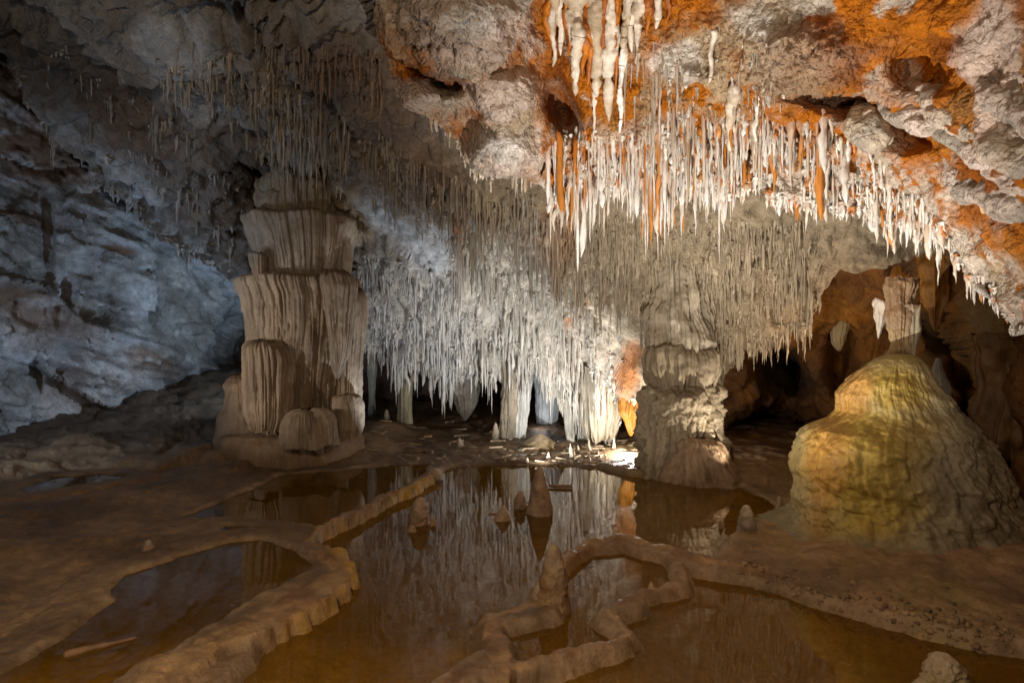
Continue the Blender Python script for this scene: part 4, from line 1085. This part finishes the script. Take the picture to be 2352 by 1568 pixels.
# ------------------------------------------------------------------ stalagmites and stones in the pools
def stalagmite(u, v, hpx, wpx, label, base=RIM, c2=None, zbase=0.0, blunt=0.5, lean=0.0, seed=1, name='stalagmite', cat='stalagmite', group=None, mat=M_MUD, rough=0.36, nseg=56, nr=50, sink=0.12, squash=1.0):
    p = onz(u, v, zbase)
    s = p[1] / F
    h, w = hpx * s, wpx * 0.5 * s
    t = np.linspace(0, 1, nr)
    r = w * (1 - t ** (1.0 + 2.2 * blunt)) ** (0.45 + 0.3 * (1 - blunt)) * (1 - 0.35 * t * (1 - blunt)); r[-1] = 0.0005
    zz = -sink + (h + sink) * t
    th = np.linspace(0, 2 * math.pi, nseg, endpoint=False)
    P = np.stack([np.cos(th)[None] * r[:, None] + lean * s * hpx * t[:, None], np.sin(th)[None] * r[:, None] * squash, zz[:, None] + 0 * th[None]], -1)
    W_ = P + p
    k = 1.0 / max(w, 0.02)
    dn = 1 + rough * fbm(W_ * k * 0.9, seed, 4) + 0.35 * rough * billow(W_ * k * 2.6, seed + 2) + 0.25 * rough * fbm(W_ * k * 7, seed + 3, 2)
    P[..., 0] *= dn; P[..., 1] *= dn
    base = np.array(base); c2 = base * 0.72 if c2 is None else np.array(c2)
    col = mixc(base, c2, sstep(-0.3, 0.35, fbm(W_ * k * 0.8, seed + 5, 3)))
    col = mixc(col, np.array([0.62, 0.50, 0.36]), 0.55 * sstep(0.45, 1.0, t[:, None] + 0.25 * fbm(W_ * k, seed + 8, 3)))
    me = mesh_from(name, P.reshape(-1, 3), [grid_faces(nr, nseg, True)], col.reshape(-1, 3), mat)
    return tag(link(name, me, loc=p), label, cat, group)
stalagmite(1240, 1178, 112, 62, 'tall tapering brown stalagmite standing in the middle pool', base=(0.50, 0.35, 0.23), blunt=0.35, seed=201, rough=0.3)
stalagmite(1196, 1165, 40, 38, 'low round stalagmite leaning on the left side of the tall pool stalagmite', base=(0.48, 0.33, 0.22), blunt=0.6, seed=202)
stalagmite(1156, 1192, 32, 62, 'small pale tent shaped stalagmite left of the tall pool stalagmite', base=(0.58, 0.42, 0.26), blunt=0.2, seed=203)
stalagmite(960, 1202, 62, 46, 'slanted reddish block standing in the pool beside the rim tip', base=(0.50, 0.34, 0.22), blunt=0.9, seed=204, lean=0.08)
stalagmite(946, 1219, 15, 38, 'small orange brown hump in the pool before the slanted block', base=(0.46, 0.28, 0.13), blunt=0.4, seed=205)
stalagmite(995, 1205, 18, 32, 'tiny pointed hump in the pool right of the slanted block', base=(0.46, 0.27, 0.13), blunt=0.3, seed=206)
stalagmite(998, 1100, 26, 42, 'pale grey lump at the far tip of the left rim', base=(0.44, 0.36, 0.28), blunt=0.8, seed=207)
stalagmite(1018, 1072, 16, 10, 'little pale peg behind the far tip of the left rim', base=(0.48, 0.4, 0.3), blunt=0.5, seed=208)
stalagmite(1272, 1398, 152, 72, 'brown stalagmite with a rounded tip rising from the middle rim', base=(0.42, 0.27, 0.14), blunt=0.7, seed=209, rough=0.3, zbase=0.02)
stalagmite(1245, 1378, 46, 76, 'squat knob at the left foot of the rim stalagmite', base=(0.42, 0.27, 0.14), blunt=0.5, seed=210)
stalagmite(1496, 1356, 22, 38, 'small pointed stone in the little ringed pool', base=(0.44, 0.32, 0.18), blunt=0.25, seed=211)
stalagmite(1715, 1230, 72, 50, 'wet grey stalagmite at the right end of the middle pool', base=(0.40, 0.33, 0.25), blunt=0.7, seed=212, mat=M_WET, rough=0.4)
stalagmite(1760, 1122, 30, 18, 'tiny brown peg at the edge of the black hollow', base=(0.36, 0.2, 0.08), blunt=0.4, seed=213)
stalagmite(1678, 1072, 60, 18, 'slender dark peg at the right foot of the stout column', base=(0.34, 0.25, 0.16), blunt=0.5, seed=214)
stalagmite(2165, 1592, 94, 100, 'round pale boulder standing in the right pool near the camera', base=(0.50, 0.40, 0.26), c2=(0.42, 0.33, 0.16), blunt=0.95, seed=215, rough=0.5, nseg=90, nr=80, mat=M_DOME, name='boulder', cat='boulder')
stalagmite(1790, 1172, 34, 26, 'wet shiny stone on the shore before the black hollow', base=(0.30, 0.22, 0.15), blunt=0.4, seed=216, mat=M_WET, name='stone', cat='stone')
stalagmite(1680, 1262, 26, 34, 'flat broken stone on the shore below the wet stalagmite', base=(0.40, 0.25, 0.15), blunt=0.3, seed=217, name='stone', cat='stone', zbase=0.02)
stalagmite(1655, 1212, 18, 22, 'small dark stone in the water beside the wet stalagmite', base=(0.32, 0.2, 0.12), blunt=0.3, seed=218, name='stone', cat='stone')
stalagmite(340, 1250, 12, 36, 'small rounded bump on the bare mud of the left bank', base=(0.36, 0.23, 0.15), blunt=0.5, seed=219, name='stone', cat='stone', zbase=0.12)
stalagmite(1055, 1028, 24, 28, 'pale cone standing on the strewn floor left of the double column', base=(0.42, 0.36, 0.26), blunt=0.3, seed=220, zbase=0.03)
stalagmite(1410, 1030, 26, 10, 'thin white peg beside the bright light spot', base=(0.6, 0.55, 0.45), blunt=0.5, seed=221, zbase=0.03)
stalagmite(1352, 1030, 22, 9, 'thin white peg standing under the ribbed tan curtain', base=(0.6, 0.55, 0.45), blunt=0.5, seed=222, zbase=0.03)
stalagmite(1315, 1052, 34, 10, 'slim leaning white peg on the strewn floor below the tapered column', base=(0.6, 0.55, 0.45), blunt=0.4, lean=-0.15, seed=223, zbase=0.02)
stalagmite(1138, 1010, 40, 18, 'dark blunt peg left of the double column', base=(0.26, 0.2, 0.14), blunt=0.6, seed=224, zbase=0.05)
stalagmite(1240, 1020, 26, 110, 'low tan mound at the right foot of the double column', base=(0.36, 0.27, 0.15), blunt=0.2, seed=225, zbase=0.03)
stalagmite(985, 1005, 40, 14, 'pale peg in the shade near the trumpet shaped column', base=(0.38, 0.33, 0.25), blunt=0.5, seed=226, zbase=0.05) if False else None
stalagmite(888, 985, 46, 18, 'grey peg in the dark gap between the two thin rear columns', base=(0.36, 0.32, 0.27), blunt=0.7, seed=227, zbase=0.05)

# small pegs and broken straws scattered over the far floor
g = np.random.default_rng(31)
cnt = 0
peg_meshes = None
def small_peg(i):
    t = np.linspace(0, 1, 7); th = np.linspace(0, 2 * math.pi, 9, endpoint=False)
    q = np.random.default_rng(400 + i)
    r = (1 - t ** 1.8) ** 0.6 * (1 + 0.15 * q.normal(size=7)); r[-1] = 0.03
    V = np.stack([np.cos(th)[None] * r[:, None], np.sin(th)[None] * r[:, None], np.repeat(t[:, None], 9, 1)], -1)
    c = np.array([0.52, 0.44, 0.31]) * q.uniform(0.7, 1.15)
    return mesh_from('small_stalagmite', V.reshape(-1, 3), [grid_faces(7, 9, True)], np.repeat(c[None], 63, 0), M_STAL)
def stick(i):
    t = np.linspace(0, 1, 6); th = np.linspace(0, 2 * math.pi, 8, endpoint=False)
    q = np.random.default_rng(500 + i)
    r = np.array([0.05, 1, 0.95, 0.85, 0.75, 0.05]) * (1 + 0.12 * q.normal(size=6)); x = np.array([0, 0.02, 0.3, 0.65, 0.98, 1.0]) - 0.5
    V = np.stack([np.repeat(x[:, None], 8, 1), np.cos(th)[None] * r[:, None], np.sin(th)[None] * r[:, None]], -1)
    c = np.array([0.44, 0.34, 0.22]) * q.uniform(0.5, 1.2)
    return mesh_from('broken_stalactite', V.reshape(-1, 3), [grid_faces(6, 8, True)], np.repeat(c[None], 48, 0), M_STAL)
PEG = [small_peg(i) for i in range(5)]; STK = [stick(i) for i in range(6)]
for i in range(38):
    u = g.uniform(950, 1450) ; v = g.uniform(1008, 1075)
    if i > 24: u = g.normal(1360, 70); v = g.normal(1042, 14)
    v = min(max(v, 1005), 1080)
    p = onz(u, v, 0)
    s = p[1] / F
    o = link('small_stalagmite', PEG[i % 5], loc=(p[0], p[1], max(floor_z(p[0], p[1]), -0.03) - 0.01))
    o.scale = (g.uniform(3, 6) * s, g.uniform(3, 6) * s, g.uniform(5, 8 + 10 * g.random()) * s)
    o.rotation_euler = (g.normal() * 0.08, g.normal() * 0.08, g.uniform(0, 6))
    if u > 1300: tag(o, 'tiny cream stalagmite peg on the strewn floor near the bright spot', 'stalagmite', 'tiny pegs near the bright spot')
    else: tag(o, 'tiny cream stalagmite peg on the dim strewn floor before the rear columns', 'stalagmite', 'tiny pegs before the rear columns')
for i in range(150):
    if i < 60: u, v = g.uniform(850, 1180), g.uniform(990, 1066)
    else: u, v = g.normal(1320, 90), g.normal(1046, 17)
    v = min(max(v, 988), 1086); u = min(max(u, 848), 1462)
    p = onz(u, v, 0)
    s = p[1] / F
    o = link('broken_stalactite', STK[i % 6], loc=(p[0], p[1], max(floor_z(p[0], p[1]), 0.0) + 0.002))
    rad = g.uniform(1.4, 3.4) * s
    o.scale = (g.uniform(12, 46) * s, rad, rad)
    o.rotation_euler = (g.uniform(0, 6), g.normal() * 0.06, g.normal() * 0.7)
    if u > 1230: tag(o, 'short broken stalactite lying on the floor around the bright spot', 'rubble', 'broken stalactites around the bright spot')
    else: tag(o, 'broken stalactite lying on the dim floor right of the big column', 'rubble', 'broken stalactites right of the big column')
def lying(u0, v0, u1, v1, z, r0, r1, label):
    a, b = onz(u0, v0, z), onz(u1, v1, z)
    return tube('broken_stalactite', [a, a * 0.6 + b * 0.4, b], [r0, (r0 + r1) / 2, r1], M_STAL, (0.46, 0.30, 0.18), (0.34, 0.2, 0.11), label, 'rubble', nr=40, nseg=16, rough=0.3)
lying(140, 1505, 320, 1462, 0.075, 0.022, 0.006, 'long pale broken stalactite lying in the left pool')
lying(1258, 1115, 1318, 1117, 0.02, 0.016, 0.014, 'brown stick of calcite floating right of the tall pool stalagmite')
lying(1120, 1180, 1165, 1178, 0.0, 0.014, 0.008, 'dark stick in the water left of the tent shaped stalagmite')

gg = np.random.default_rng(77)
GV, GF, GC = [], [], []
for i in range(420):
    t = gg.random()
    u = 1690 + 640 * t + gg.normal() * 20
    v = np.interp(u, [1690, 1720, 1900, 2050, 2200, 2400], [1330, 1338, 1398, 1438, 1472, 1500]) - abs(gg.normal()) * 26 + 4
    p = onz(u, v, 0.03); r = gg.uniform(0.004, 0.014) * (1 + gg.random() ** 6)
    th = np.linspace(0, 2 * math.pi, 7, endpoint=False); ph = np.linspace(0.15, math.pi - 0.15, 5)
    rad = r * (1 + 0.25 * gg.normal(size=(5, 7)))
    q = np.stack([np.sin(ph)[:, None] * np.cos(th)[None] * rad, np.sin(ph)[:, None] * np.sin(th)[None] * rad, np.cos(ph)[:, None] * 0.7 * rad], -1)
    GV.append(q.reshape(-1, 3) + np.array([p[0], p[1], floor_z(p[0], p[1]) + 0.3 * r])); GF.append(grid_faces(5, 7, True) + i * 35)
    GC.append(np.repeat((np.array([0.42, 0.29, 0.17]) * gg.uniform(0.5, 1.2))[None], 35, 0))
tag(link('gravel', mesh_from('gravel', np.concatenate(GV), np.concatenate(GF), np.concatenate(GC), M_MUD)), 'fine brown gravel along the shore of the wide right pool', 'gravel', kind='stuff')
